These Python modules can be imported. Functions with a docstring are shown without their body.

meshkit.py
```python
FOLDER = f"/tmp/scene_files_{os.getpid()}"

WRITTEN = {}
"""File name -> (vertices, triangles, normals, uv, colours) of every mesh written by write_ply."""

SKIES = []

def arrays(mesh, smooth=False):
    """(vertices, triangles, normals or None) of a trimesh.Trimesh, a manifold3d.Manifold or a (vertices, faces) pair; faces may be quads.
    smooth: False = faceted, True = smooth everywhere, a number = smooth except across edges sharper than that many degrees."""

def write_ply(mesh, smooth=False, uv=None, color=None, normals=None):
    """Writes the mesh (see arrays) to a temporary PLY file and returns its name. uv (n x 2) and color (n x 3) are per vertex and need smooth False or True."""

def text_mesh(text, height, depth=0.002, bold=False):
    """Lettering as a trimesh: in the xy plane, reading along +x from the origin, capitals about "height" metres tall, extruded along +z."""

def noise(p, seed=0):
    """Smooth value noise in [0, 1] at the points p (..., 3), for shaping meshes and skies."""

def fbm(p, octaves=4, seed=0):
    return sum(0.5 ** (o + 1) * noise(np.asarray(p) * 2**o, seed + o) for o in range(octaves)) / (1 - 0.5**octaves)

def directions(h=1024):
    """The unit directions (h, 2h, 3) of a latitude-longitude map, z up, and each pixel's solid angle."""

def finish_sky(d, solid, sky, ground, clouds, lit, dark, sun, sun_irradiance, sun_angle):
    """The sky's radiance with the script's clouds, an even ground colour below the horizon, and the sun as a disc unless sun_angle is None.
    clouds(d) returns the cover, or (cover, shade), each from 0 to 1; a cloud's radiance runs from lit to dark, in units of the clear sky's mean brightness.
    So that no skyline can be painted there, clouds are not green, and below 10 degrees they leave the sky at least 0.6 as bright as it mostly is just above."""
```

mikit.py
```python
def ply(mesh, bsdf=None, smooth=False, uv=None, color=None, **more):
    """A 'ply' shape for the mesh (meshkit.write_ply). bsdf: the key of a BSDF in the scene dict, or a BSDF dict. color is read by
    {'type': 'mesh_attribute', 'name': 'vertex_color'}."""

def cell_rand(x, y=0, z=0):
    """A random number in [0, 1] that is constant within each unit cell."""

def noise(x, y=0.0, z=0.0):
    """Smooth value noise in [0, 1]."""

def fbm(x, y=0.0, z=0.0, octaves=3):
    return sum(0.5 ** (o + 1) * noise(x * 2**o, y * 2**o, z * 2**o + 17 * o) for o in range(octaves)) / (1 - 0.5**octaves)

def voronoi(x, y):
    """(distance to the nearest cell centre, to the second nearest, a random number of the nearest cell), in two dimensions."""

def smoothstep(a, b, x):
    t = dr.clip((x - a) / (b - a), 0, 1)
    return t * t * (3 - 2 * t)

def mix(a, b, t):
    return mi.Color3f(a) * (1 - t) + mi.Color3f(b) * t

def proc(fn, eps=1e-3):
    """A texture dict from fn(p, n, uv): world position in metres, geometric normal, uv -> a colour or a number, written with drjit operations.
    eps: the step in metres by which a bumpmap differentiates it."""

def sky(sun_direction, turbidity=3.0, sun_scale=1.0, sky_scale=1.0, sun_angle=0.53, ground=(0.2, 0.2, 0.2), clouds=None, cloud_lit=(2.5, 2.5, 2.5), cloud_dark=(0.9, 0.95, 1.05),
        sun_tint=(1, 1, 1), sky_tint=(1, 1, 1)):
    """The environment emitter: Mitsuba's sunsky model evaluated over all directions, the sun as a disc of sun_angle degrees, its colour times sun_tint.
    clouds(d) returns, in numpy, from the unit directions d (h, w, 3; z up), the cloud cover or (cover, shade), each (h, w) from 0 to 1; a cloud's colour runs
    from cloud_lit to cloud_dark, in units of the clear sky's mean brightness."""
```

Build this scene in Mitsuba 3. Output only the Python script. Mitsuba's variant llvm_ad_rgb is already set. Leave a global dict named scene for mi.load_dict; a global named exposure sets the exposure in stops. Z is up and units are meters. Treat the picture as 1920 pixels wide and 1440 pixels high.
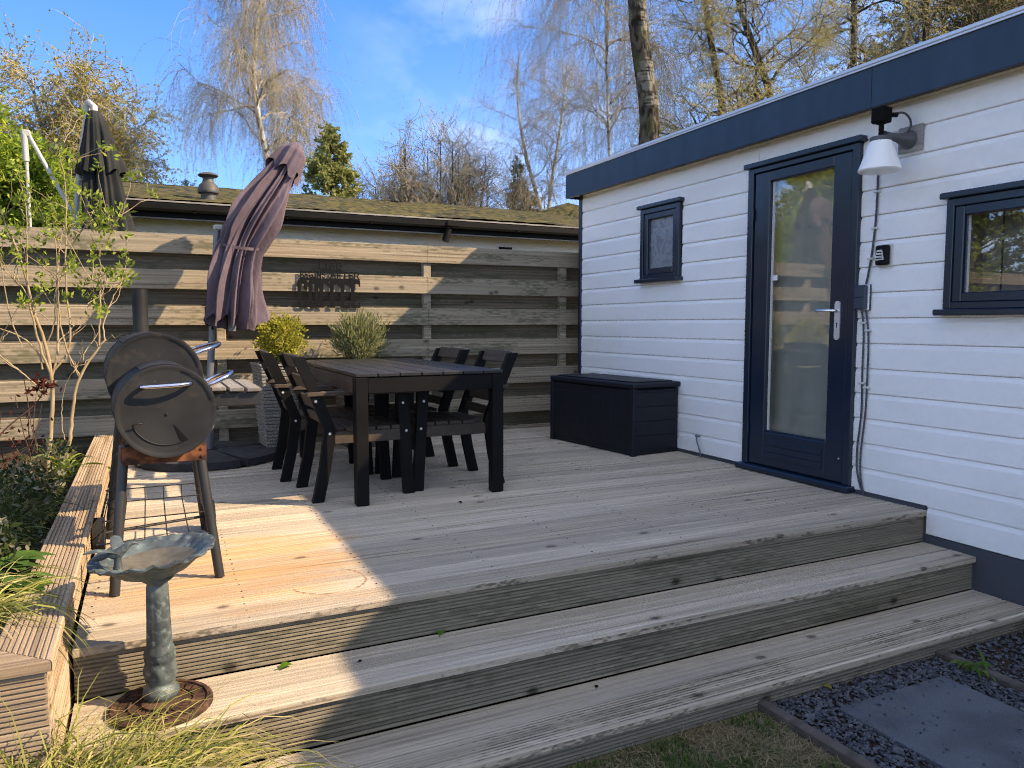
import math, numpy as np, trimesh, manifold3d, shapely, shapely.geometry as sg
import drjit as dr
import mitsuba as mi
import mikit, meshkit
from mikit import proc, noise, fbm, voronoi, cell_rand, smoothstep, mix

T = mi.ScalarTransform4f
scene, labels = {}, {}

# ------------------------------------------------------------------ camera, light, exposure
YAW, PITCH, F = 0.4505, 0.0793, 1409.5
EYE = np.array([0, 0, 1.0314])
LOOK = EYE + np.array([math.sin(YAW) * math.cos(PITCH), math.cos(YAW) * math.cos(PITCH), -math.sin(PITCH)])
scene['camera'] = {'type': 'perspective', 'fov': math.degrees(2 * math.atan(960 / F)), 'fov_axis': 'x', 'near_clip': 0.05, 'far_clip': 900.0,
                   'to_world': T().look_at(EYE.tolist(), LOOK.tolist(), [0, 0, 1])}
SUN = (1.17, -0.73, 1.0)
exposure = 3.4


def np_noise(x, y, z):
    def h(a, b, c):
        n = (a.astype(np.int64) * 374761393 + b.astype(np.int64) * 668265263 + c.astype(np.int64) * 2147483647) & 0xffffffff
        n = ((n ^ (n >> 13)) * 1274126177) & 0xffffffff
        return ((n ^ (n >> 16)) & 0xffffff) / 16777215.0
    i, j, k = np.floor(x), np.floor(y), np.floor(z)
    u, v, w = [(t * t * (3 - 2 * t)) for t in (x - i, y - j, z - k)]
    i, j, k = i + 1000, j + 1000, k + 1000
    def L(a, b, t): return a + (b - a) * t
    return L(L(L(h(i, j, k), h(i + 1, j, k), u), L(h(i, j + 1, k), h(i + 1, j + 1, k), u), v),
             L(L(h(i, j, k + 1), h(i + 1, j, k + 1), u), L(h(i, j + 1, k + 1), h(i + 1, j + 1, k + 1), u), v), w)


def clouds(d):
    z = np.maximum(d[..., 2], 0.02)
    az = np.degrees(np.arctan2(d[..., 0], d[..., 1]))
    u, v = d[..., 0] / (z + .3) * 8, d[..., 1] / (z + .3) * 8
    wx = np_noise(u * .9 + 5, v * .9 + 2, u * 0) * 1.2
    f = sum(.58 ** o * np_noise(u * 2.1 ** o + 12.1 + wx, v * 2.1 ** o + 17.9 + wx, u * 0 + o * 7.3) for o in range(6)) / 2.28
    w = np_noise(u * .35 + 12.1, v * .35 + 17.9, u * 0)
    el = np.degrees(np.arcsin(np.clip(d[..., 2], -1, 1)))
    away = np.abs((az - 14 + 180) % 360 - 180)
    m = np.clip((np.abs((az + 6 + 180) % 360 - 180) - 18) / 14, 0, 1)          # a clear gap to the north-west of the garden
    far = np.clip((away - 40) / 60, 0, 1)                                       # broken cloud over the rest of the sky
    c = np.clip((f - .52 + .09 * far + .30 * (w - .5)) * (3.0 + far), 0, 1) * (.24 + .61 * far) * m
    low = .26 * np.clip((22 - el) / 22, 0, 1) ** 1.5 * (.4 + .6 * m)
    return np.clip(c + low * (1 - c), 0, 1)


scene['sky'] = mikit.sky(SUN, turbidity=2.8, sun_scale=.68, sun_tint=(1, .95, .88), clouds=clouds, cloud_lit=(3.7, 3.75, 3.75), cloud_dark=(2.0, 2.0, 2.05), sky_tint=(.35, .54, .85), ground=(.20, .18, .14))
labels['sky'] = {'kind': 'structure'}


# ------------------------------------------------------------------ entry helpers
def uniq(name):
    if name not in scene and not any(k.startswith(name + '__') for k in labels) and name not in labels:
        return name
    n = 1
    while f'{name}_{n:03d}' in scene or f'{name}_{n:03d}' in labels:
        n += 1
    return f'{name}_{n:03d}'


_count = {}


def part(parent, name, mesh, bsdf, smooth=False, uv=None, color=None, label=None, stuff=False):
    base = f'{parent}__{name}' if parent else name
    n = _count.get(base, 0)
    _count[base] = n + 1
    key = base if n == 0 else f'{base}_{n:03d}'
    scene[key] = mesh if isinstance(mesh, dict) else mikit.ply(mesh, bsdf, smooth=smooth, uv=uv, color=color)
    if label:
        labels[key] = {'label': label}
    if stuff:
        labels.setdefault(key, {})['kind'] = 'stuff'
    return key


def thing(name, label=None, cat=None, group=None, kind=None):
    n = _count.get('T' + name, 0)
    _count['T' + name] = n + 1
    key = name if n == 0 else f'{name}_{n:03d}'
    labels[key] = {}
    if label: labels[key]['label'] = label
    if cat: labels[key]['category'] = cat
    if group: labels[key]['group'] = group
    if kind: labels[key]['kind'] = kind
    return key


# ------------------------------------------------------------------ mesh helpers
def cat(ms):
    ms = [m for m in ms if m is not None and len(m[0])]
    off, V, Fs = 0, [], []
    for v, f in ms:
        V.append(v); Fs.append(np.asarray(f) + off); off += len(v)
    return np.vstack(V), np.vstack(Fs)


def tri(f):
    f = np.asarray(f)
    return np.vstack([f[:, [0, 1, 2]], f[:, [0, 2, 3]]]) if f.shape[1] == 4 else f


def _chbox(b):
    v = []
    for ax in range(3):
        for s in (-1, 1):
            for a in (-1, 1):
                for c in (-1, 1):
                    p = [0, 0, 0]
                    p[ax] = s; o = [i for i in range(3) if i != ax]
                    p[o[0]] = a * b[o[0]]; p[o[1]] = c * b[o[1]]
                    v.append(p)
    return np.array(v, float)


_ref = _chbox([.8, .8, .8])
_hull = trimesh.convex.convex_hull(trimesh.Trimesh(_ref, process=False).vertices)
from scipy.spatial import ConvexHull as _CH, cKDTree as _KD
_h = _CH(_ref)
_BF = []
for s_, eq in zip(_h.simplices, _h.equations):
    a, b, c = _ref[s_]
    _BF.append(s_ if np.dot(np.cross(b - a, c - a), eq[:3]) > 0 else s_[::-1])
_BF = np.array(_BF)


def box(x0, x1, y0, y1, z0, z1, bev=.003):
    h = np.array([x1 - x0, y1 - y0, z1 - z0]) / 2
    c = np.array([x1 + x0, y1 + y0, z1 + z0]) / 2
    b = np.maximum(1 - min(bev, h.min() * .45) / h, .05)
    return _chbox(b) * h + c, _BF.copy()


def obar(p, q, w, t, up=(0, 0, 1), bev=.003):
    """A bar from p to q, w wide (sideways) and t thick (along up)."""
    p, q = np.array(p, float), np.array(q, float)
    a = q - p; L = np.linalg.norm(a); a /= L
    s = np.cross(a, up); s /= np.linalg.norm(s); u = np.cross(s, a)
    v, f = box(0, L, -w / 2, w / 2, -t / 2, t / 2, bev)
    M = np.stack([a, -s, u], 1)
    return v @ M.T + p, f


def xf(m, M=None, t=(0, 0, 0)):
    v = m[0] if M is None else m[0] @ np.asarray(M).T
    return v + np.asarray(t), (m[1] if M is None or np.linalg.det(M) > 0 else m[1][:, ::-1])


def rotz(a):
    c, s = math.cos(a), math.sin(a)
    return np.array([[c, -s, 0], [s, c, 0], [0, 0, 1.0]])


def tubes(P, R, s=5, cap=False):
    P = np.asarray(P, float); R = np.asarray(R, float)
    if P.ndim == 2: P, R = P[None], np.broadcast_to(R, (1, len(P))) if R.ndim < 2 else R
    M, N = P.shape[:2]
    R = np.broadcast_to(R, (M, N))
    t = np.gradient(P, axis=1); t /= np.linalg.norm(t, axis=2, keepdims=True) + 1e-12
    ref = np.where(np.abs(t[:, :1, 2:]) < .9, [0, 0, 1.0], [1.0, 0, 0])
    ref = np.broadcast_to(np.where(np.abs(np.mean(t, 1, keepdims=True)[..., 2:]) < .8, [0, 0, 1.0], [1.0, 0, 0]), t.shape)
    a = np.cross(t, ref); a /= np.linalg.norm(a, axis=2, keepdims=True) + 1e-12
    b = np.cross(t, a)
    g = np.arange(s) * 2 * np.pi / s
    v = P[:, :, None] + R[..., None, None] * (np.cos(g)[:, None] * a[:, :, None] + np.sin(g)[:, None] * b[:, :, None])
    i, j = np.meshgrid(np.arange(N - 1), np.arange(s), indexing='ij')
    q = np.stack([i * s + j, i * s + (j + 1) % s, (i + 1) * s + (j + 1) % s, (i + 1) * s + j], -1).reshape(-1, 4)
    f = (q[None] + (np.arange(M) * N * s)[:, None, None]).reshape(-1, 4)
    v = v.reshape(-1, 3); f = tri(f)
    if cap:
        k = np.arange(1, s - 1)
        e0 = np.stack([0 * k, k + 1, k], 1)
        e1 = np.stack([0 * k, k, k + 1], 1) + (N - 1) * s
        base = (np.arange(M) * N * s)[:, None, None]
        f = np.vstack([f, (e0[None] + base).reshape(-1, 3), (e1[None] + base).reshape(-1, 3)])
    return v, f


def spline(pts, n):
    pts = np.asarray(pts, float)
    from scipy.interpolate import CubicSpline
    d = np.r_[0, np.cumsum(np.linalg.norm(np.diff(pts[:, :3], axis=0), axis=1))]
    return CubicSpline(d, pts)(np.linspace(0, d[-1], n))


def cyl(p, q, r, s=20, r2=None):
    return tubes(np.array([p, q], float), np.array([r, r if r2 is None else r2]), s, cap=True)


def lathe(prof, s=32, c=(0, 0, 0), mod=None):
    """prof: (r, z) pairs from the bottom to the top, closed at the axis where r is 0."""
    prof = np.asarray(prof, float); g = np.arange(s) * 2 * np.pi / s
    r = prof[:, 0][:, None] * (1 if mod is None else mod(g[None], prof[:, 1][:, None]))
    r = np.broadcast_to(r, (len(prof), s))
    v = np.stack([r * np.cos(g), r * np.sin(g), np.broadcast_to(prof[:, 1][:, None], r.shape)], -1).reshape(-1, 3)
    i, j = np.meshgrid(np.arange(len(prof) - 1), np.arange(s), indexing='ij')
    q = np.stack([i * s + j, i * s + (j + 1) % s, (i + 1) * s + (j + 1) % s, (i + 1) * s + j], -1).reshape(-1, 4)
    return v + np.asarray(c), tri(q)


def extrude(poly, h):
    """shapely polygon in xy, extruded 0..h along z."""
    polys = [poly] if poly.geom_type == 'Polygon' else list(poly.geoms)
    out = []
    for p in polys:
        rings = [np.array(p.exterior.coords)[:-1]] + [np.array(r.coords)[:-1] for r in p.interiors]
        cs = manifold3d.CrossSection(rings, manifold3d.FillRule.EvenOdd)
        m = cs.extrude(h).to_mesh()
        out.append((m.vert_properties[:, :3].astype(float), m.tri_verts.astype(int)))
    return cat(out)


def board(L, w, t, n=0, depth=.003, edge=.004):
    """Plank: length along x, width along y, thickness along z; n grooves in its top face."""
    pts = [(0, 0), (w, 0), (w, t - edge), (w - edge, t)]
    if n:
        m = edge + .006; p = (w - 2 * m) / n
        for k in range(n):
            c = w - m - p * (k + .5)
            g = p * .25
            pts += [(c + g, t), (c + g * .7, t - depth), (c - g * .7, t - depth), (c - g, t)]
    pts += [(edge, t), (0, t - edge)]
    v, f = extrude(sg.Polygon(pts), L)
    return np.stack([v[:, 2], v[:, 0], v[:, 1]], 1), f   # (y,z,x) -> x,y,z


def ribbon(P, W, side):
    """P (M,N,3), W (M,N) half widths, side (M,3): flat strips."""
    M, N = P.shape[:2]
    v = np.stack([P - W[..., None] * side[:, None], P + W[..., None] * side[:, None]], 2).reshape(-1, 3)
    i = np.arange(N - 1)
    q = np.stack([2 * i, 2 * i + 1, 2 * i + 3, 2 * i + 2], 1)
    f = (q[None] + (np.arange(M) * N * 2)[:, None, None]).reshape(-1, 4)
    return v, tri(f)


def unit(v):
    return v / (np.linalg.norm(v, axis=-1, keepdims=True) + 1e-12)


def leaves(pos, dirs, ln, wd, rng, fold=.15):
    """Diamond leaves: pos (n,3) base, dirs (n,3), lengths, widths."""
    n = len(pos); d = unit(dirs)
    s = unit(np.cross(d, rng.normal(size=(n, 3)))); u = np.cross(s, d)
    ln = np.broadcast_to(ln, (n,))[:, None]; wd = np.broadcast_to(wd, (n,))[:, None]
    a = pos; b = pos + d * ln * .45 + s * wd + u * wd * fold; c = pos + d * ln; e = pos + d * ln * .45 - s * wd + u * wd * fold
    v = np.stack([a, b, c, e], 1).reshape(-1, 3)
    f = np.array([[0, 1, 2], [0, 2, 3]])
    return v, (f[None] + (np.arange(n) * 4)[:, None, None]).reshape(-1, 3)


def tones(n, cols, rng, per=4, jit=.18):
    c = np.asarray(cols, float)[rng.integers(len(cols), size=n)] * (1 + jit * rng.normal(size=(n, 1)))
    return np.repeat(np.clip(c, .004, .9), per, 0)


def ico(r, c, sub=2):
    m = trimesh.creation.icosphere(sub, r)
    return np.array(m.vertices) * 1.0 + np.asarray(c), np.array(m.faces)


# ------------------------------------------------------------------ materials
def bsdf(key, d):
    scene[key] = {**d, 'id': key}


def diffuse(key, color, rough=.6, spec=.3, metallic=0.0, bump=None, two=True, **more):
    c = proc(color) if callable(color) else {'type': 'rgb', 'value': list(color)}
    r = proc(rough) if callable(rough) else float(rough)
    b = {'type': 'principled', 'base_color': c, 'roughness': r, 'specular': float(spec), 'metallic': float(metallic), **more}
    if bump:
        fn, sc, eps = bump
        b = {'type': 'bumpmap', 'arbitrary': proc(fn, eps), 'scale': float(sc), 'bsdf': b}
    bsdf(key, {'type': 'twosided', 'bsdf': b} if two else b)


def wood(ax, dark, mid, light, grey=(.3, .3, .3), greyness=.4, pitch=None, off=0., seed=0., moss=None, knots=.5, stain=None, tone=.25, crack=.5, grime=None, rare=.91):
    def fn(p, n, uv):
        q = [p.x, p.y, p.z]
        a = q[ax]; b, c = [q[i] for i in range(3) if i != ax]
        row = cell_rand(dr.floor((b - off) / pitch), seed, 3) if pitch else cell_rand(dr.floor(c * 5), seed, 3)
        a2 = a + row * 17.0
        wv = fbm(a2 * .8 + seed, b * 5, c * 5, 2) * .012
        s = fbm(a2 * 1.1 + seed, (b + wv) * 85, (c + wv) * 85, 3)
        fine = noise(a2 * 9 + 5, b * 420, c * 420)
        col = mix(dark, mid, smoothstep(.2, .52, s))
        col = mix(col, mi.Color3f(*light), smoothstep(.5, .85, s))
        pa = fbm(a2 * .55 + 3.1 + seed, b * 3.1, c * 3.1 + seed, 2)
        col = mix(col, mi.Color3f(*grey), greyness * smoothstep(.34, .62, pa))
        col *= (1 - tone) + 2 * tone * row
        col *= .82 + .36 * fine
        # drying cracks
        ck = noise(a2 * .9 + 11, (b + wv) * 210, (c + wv) * 210)
        col *= 1 - crack * smoothstep(.90, .97, ck)
        if stain: col = stain(p, col)
        if grime: col = grime(p, n, col)
        if moss:
            mcol, ms, lo = moss
            mm = fbm(p.x * 2.3 + seed, p.y * 2.3, p.z * 9, 2) * .65 + .35 * noise(a2 * 25, b * 60, c * 60)
            col = mix(col, mi.Color3f(*mcol), ms * smoothstep(lo, lo + .22, mm))
        if knots:
            d1, d2, r = voronoi(a2 * 4.2, (b + c) / .155)
            hit = dr.select(r > rare, 1.0, 0.0) * (.7 + .3 * noise(a2 * 150, b * 150, c * 150))
            col *= 1 - knots * hit * (1 - smoothstep(.05, .12 + .05 * fine, d1))
            col *= 1 - .3 * knots * hit * (1 - smoothstep(.14, .22, d1)) * noise(a2 * 60, b * 200, c * 200)
        return col
    return fn


def grain_bump(ax):
    def fn(p, n, uv):
        q = [p.x, p.y, p.z]
        a = q[ax]; b, c = [q[i] for i in range(3) if i != ax]
        return fbm(a * 2.5, b * 170, c * 170, 2)
    return fn


def deck_stain(p, col):
    # rust-coloured spill and the ring a plant pot left behind
    w = fbm(p.x * 2.0, p.y * 9, 0., 3) - .5
    d = dr.sqrt(dr.square((p.x - .36) / .60) + dr.square((p.y - 3.36) / .62)) + w * 1.5
    m = (1 - smoothstep(.35, 1.05, d)) * (.45 + .55 * noise(p.x * 3, p.y * 55, 1.)) * smoothstep(-.004, .0, p.z)
    col = mix(col, col * mi.Color3f(1.20, .80, .42), m)
    r = dr.sqrt(dr.square(p.x - .62) + dr.square(p.y - 2.985)) + .006 * (noise(p.x * 14, p.y * 14, 2.) - .5)
    ring = (1 - smoothstep(.003, .008, dr.abs(r - .148))) * smoothstep(.3, .6, noise(p.x * 9, p.y * 9, 5.)) * smoothstep(-.004, .0, p.z)
    return mix(col, mi.Color3f(.16, .06, .02), ring * .75)


def edge_grime(p, n, col):
    # black mould growing in patches on the exposed board ends and noses
    g = fbm(p.x * 3.1, p.y * 3, p.z * 3, 3) * .55 + .45 * fbm(p.x * 46, p.y * 90, p.z * 90, 2)
    return mix(col, col * .42, smoothstep(.50, .66, g) * dr.select(n.y < -.9, 1.0, 0.0))


diffuse('m_deck', wood(0, (.17, .142, .104), (.355, .298, .222), (.50, .43, .33), (.38, .325, .258), .5, pitch=.1465, off=2.69, knots=.72, stain=deck_stain, tone=.16, grime=edge_grime), .72, .25, bump=(grain_bump(0), .0012, .0015))
diffuse('m_tread', wood(0, (.17, .142, .104), (.355, .298, .222), (.50, .43, .33), (.375, .322, .256), .55, pitch=.1525, off=2.095, seed=4., knots=.75, tone=.10, grime=edge_grime), .72, .25, bump=(grain_bump(0), .0012, .0015))
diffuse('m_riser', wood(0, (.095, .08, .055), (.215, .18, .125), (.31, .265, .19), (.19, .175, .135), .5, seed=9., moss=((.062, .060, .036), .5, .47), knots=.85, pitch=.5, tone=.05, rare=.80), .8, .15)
diffuse('m_planter', wood(1, (.14, .10, .064), (.27, .20, .13), (.38, .30, .205), (.26, .225, .18), .45, seed=2., knots=.5, tone=.12), .75, .2)
diffuse('m_planter_front', wood(0, (.14, .10, .064), (.26, .19, .12), (.36, .28, .19), (.24, .205, .165), .45, seed=6., knots=.6, tone=.12), .75, .2)
diffuse('m_fence', wood(0, (.125, .101, .070), (.265, .218, .152), (.385, .325, .235), (.235, .205, .155), .5, seed=3., pitch=.288, off=.02, moss=((.060, .068, .035), .65, .50), knots=.7, tone=.14), .8, .15)
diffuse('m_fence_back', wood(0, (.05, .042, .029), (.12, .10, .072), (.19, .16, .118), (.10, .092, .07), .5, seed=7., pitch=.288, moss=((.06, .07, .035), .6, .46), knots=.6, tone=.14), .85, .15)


def siding_bump(p, n, uv):
    w = fbm(p.y * 3.5, p.z * 16, 0., 2)
    return dr.abs(dr.sin((p.z * 260 + w * 26))) * .5 + fbm(p.y * 22, p.z * 130, 3., 2) * .8


def siding_col(p, n, uv):
    g = fbm(p.y * 1.3, p.z * 2.2, 0., 3)
    d = noise(p.y * 60, p.z * 60, 1.)
    c = mix((.80, .80, .79), (.70, .70, .68), smoothstep(.45, .75, g) * .6)
    return c * (.97 + .04 * d)


diffuse('m_siding', siding_col, .45, .4, bump=(siding_bump, .0019, .002))


def fascia_bump(p, n, uv):
    return fbm(p.y * 26, p.z * 26, p.x * 26, 3)


def fascia_col(p, n, uv):
    s = fbm(p.y * 14, p.z * 5, 0., 3)
    return mix((.012, .030, .056), (.022, .048, .086), s)


diffuse('m_fascia', fascia_col, .5, .4, bump=(fascia_bump, .002, .003))


def navy_col(p, n, uv):
    d = fbm(p.y * 7, p.z * 7, p.x * 7, 3)
    return mix((.007, .015, .030), (.012, .023, .044), d)


diffuse('m_navy', navy_col, lambda p, n, uv: .16 + .16 * fbm(p.y * 4, p.z * 4, p.x * 4, 3), .5)
diffuse('m_plinth', lambda p, n, uv: mix((.040, .046, .058), (.062, .068, .08), fbm(p.x * 5, p.y * 5, p.z * 5, 3)), .7, .3)
diffuse('m_alu', lambda p, n, uv: mix((.52, .53, .54), (.66, .67, .68), fbm(p.x * 3, p.y * 3, p.z * 9)), .38, .5, metallic=.65)
diffuse('m_roofing', (.06, .06, .062), .9, .2)
diffuse('m_room', (.16, .155, .14), .9, .1)
diffuse('m_blind', lambda p, n, uv: mix((.25, .27, .235), (.31, .325, .28), fbm(p.y * 30, p.z * 4, 0.)), .9, .1)
bsdf('m_glass', {'type': 'thindielectric', 'int_ior': 1.6})
diffuse('m_obscure', lambda p, n, uv: mix((.14, .16, .19), (.20, .22, .25), smoothstep(.25, .6, fbm(p.y * 40, p.z * 40, 0., 2))), .1, .6,
        bump=(lambda p, n, uv: fbm(p.y * 60, p.z * 60, 0., 2), .004, .002))
diffuse('m_spacer', (.62, .62, .58), .5, .3)
bsdf('m_steel', {'type': 'twosided', 'bsdf': {'type': 'roughconductor', 'material': 'Al', 'alpha': .16}})
bsdf('m_chrome', {'type': 'twosided', 'bsdf': {'type': 'roughconductor', 'material': 'Cr', 'alpha': .07}})
diffuse('m_brushed', (.62, .62, .63), .35, .5, metallic=.5)


def comp(dark, light, ax):
    def fn(p, n, uv):
        q = [p.x, p.y, p.z]; a = q[ax]; b, c = [q[i] for i in range(3) if i != ax]
        s = fbm(a * 3, b * 90, c * 90, 3)
        return mix(dark, light, s) * (.85 + .3 * noise(p.x * 20, p.y * 20, p.z * 20))
    return fn


diffuse('m_brown', comp((.040, .031, .024), (.082, .064, .049), 1), .55, .25)
diffuse('m_black', lambda p, n, uv: mix((.0038, .0038, .0042), (.008, .0077, .0077), fbm(p.x * 8, p.y * 8, p.z * 8, 2)), .5, .14)
diffuse('m_tabletop', comp((.008, .0078, .0075), (.019, .0178, .0165), 1), lambda p, n, uv: .30 + .25 * fbm(p.x * 9, p.y * 4, 0., 2), .5)
diffuse('m_boxplastic', lambda p, n, uv: mix((.004, .0055, .010), (.008, .010, .016), fbm(p.x * 11, p.y * 11, p.z * 30, 3)), .5, .35)


def bbq_col(p, n, uv):
    a = fbm(p.x * 7, p.y * 7, p.z * 7, 3)
    c = mix((.0085, .0088, .0092), (.019, .0192, .0194), smoothstep(.3, .75, a))
    d = fbm(p.x * 25, p.y * 25, p.z * 25, 3)
    return mix(c, mi.Color3f(.042, .030, .022), smoothstep(.63, .75, d) * .4)


diffuse('m_bbq', bbq_col, lambda p, n, uv: .48 + .2 * fbm(p.x * 12, p.y * 12, p.z * 12, 2), .3)
diffuse('m_bbqleg', lambda p, n, uv: mix((.013, .0132, .0132), (.03, .029, .028), fbm(p.x * 14, p.y * 14, p.z * 5, 3)), .4, .45)


def rust_col(p, n, uv):
    a = fbm(p.x * 30, p.y * 30, p.z * 30, 3)
    return mix((.045, .022, .014), (.21, .085, .040), smoothstep(.25, .75, a))


diffuse('m_rust', rust_col, .85, .2)
diffuse('m_castiron', lambda p, n, uv: mix((.028, .017, .013), (.10, .055, .036), smoothstep(.3, .8, fbm(p.x * 40, p.y * 40, p.z * 40, 3))), .85, .2)
diffuse('m_screw', (.045, .04, .035), .6, .4)
diffuse('m_dark', (.006, .006, .006), .8, .1)
diffuse('m_rubber', (.018, .018, .018), .85, .2)


def verd_col(p, n, uv):
    a = fbm(p.x * 22, p.y * 22, p.z * 9, 3)
    b = fbm(p.x * 60 + 4, p.y * 60, p.z * 60, 3)
    c = mix((.038, .046, .050), (.088, .112, .115), smoothstep(.3, .7, a))
    return mix(c, mi.Color3f(.19, .25, .235), smoothstep(.5, .85, b) * .55)


diffuse('m_verd', verd_col, .55, .4, metallic=.1, bump=(lambda p, n, uv: fbm(p.x * 70, p.y * 70, p.z * 70, 3), .002, .001))
diffuse('m_basin', lambda p, n, uv: mix((.05, .047, .036), (.14, .128, .10), fbm(p.x * 40, p.y * 40, p.z * 40, 3)), .5, .4)
bsdf('m_water', {'type': 'dielectric', 'int_ior': 1.33})


def cloth(a, b, fade):
    def fn(p, n, uv):
        s = fbm(p.x * 4, p.y * 4, p.z * 3, 3)
        c = mix(a, b, smoothstep(.25, .75, s))
        return mix(c, mi.Color3f(*fade), smoothstep(.55, .8, fbm(p.x * 2 + 7, p.y * 9, p.z * 2, 3)) * .5) * (.93 + .14 * noise(p.x * 500, p.y * 500, p.z * 500))
    return fn


diffuse('m_purple', cloth((.080, .062, .076), (.145, .112, .134), (.175, .150, .160)), .9, .1, bump=(lambda p, n, uv: fbm(p.x * 26, p.y * 26, p.z * 12, 3), .006, .002), sheen=.3)
diffuse('m_blackcloth', cloth((.016, .018, .018), (.035, .037, .036), (.055, .055, .052)), .9, .1)
diffuse('m_pole', lambda p, n, uv: mix((.10, .11, .125), (.17, .18, .2), fbm(p.x * 9, p.y * 9, p.z * 3)), .4, .5, metallic=.4)
diffuse('m_whitepole', lambda p, n, uv: mix((.30, .30, .285), (.50, .50, .48), fbm(p.x * 9, p.y * 9, p.z * 3)), .45, .4)
diffuse('m_slab', lambda p, n, uv: mix((.018, .019, .021), (.045, .045, .045), fbm(p.x * 14, p.y * 14, p.z * 14, 3)), .8, .25)
diffuse('m_rattan', lambda p, n, uv: mix((.10, .095, .08), (.24, .225, .195), cell_rand(dr.floor(p.x * 130) + dr.floor(p.y * 130), dr.floor(p.z * 90), 0.)), .7, .25)
diffuse('m_soil', lambda p, n, uv: mix((.015, .011, .008), (.06, .045, .032), fbm(p.x * 28, p.y * 28, p.z * 28, 3)), .95, .1)


def lawn_col(p, n, uv):
    a = fbm(p.x * 3.3, p.y * 3.3, 0., 3)
    c = mix((.075, .065, .036), (.20, .165, .10), fbm(p.x * 45, p.y * 45, 0., 3))
    return mix(c, mi.Color3f(.045, .062, .018), smoothstep(.4, .65, a) * .7)


diffuse('m_lawn', lawn_col, .95, .1)
diffuse('m_slate', (lambda p, n, uv: mix((.028, .031, .037), (.085, .092, .104), cell_rand(dr.floor(p.x * 55), dr.floor(p.y * 55), dr.floor(p.z * 20)))), .6, .35)


def tile_col(p, n, uv):
    s = noise(p.x * 420, p.y * 420, 0.)
    c = mix((.056, .062, .073), (.080, .088, .102), smoothstep(.3, .7, fbm(p.x * 5, p.y * 5, 0., 3)))
    c = mix(c, mi.Color3f(.10, .095, .085), smoothstep(.66, .76, fbm(p.x * 17, p.y * 17, 3., 3)) * .25)
    return c * (.70 + .6 * s)


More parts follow.
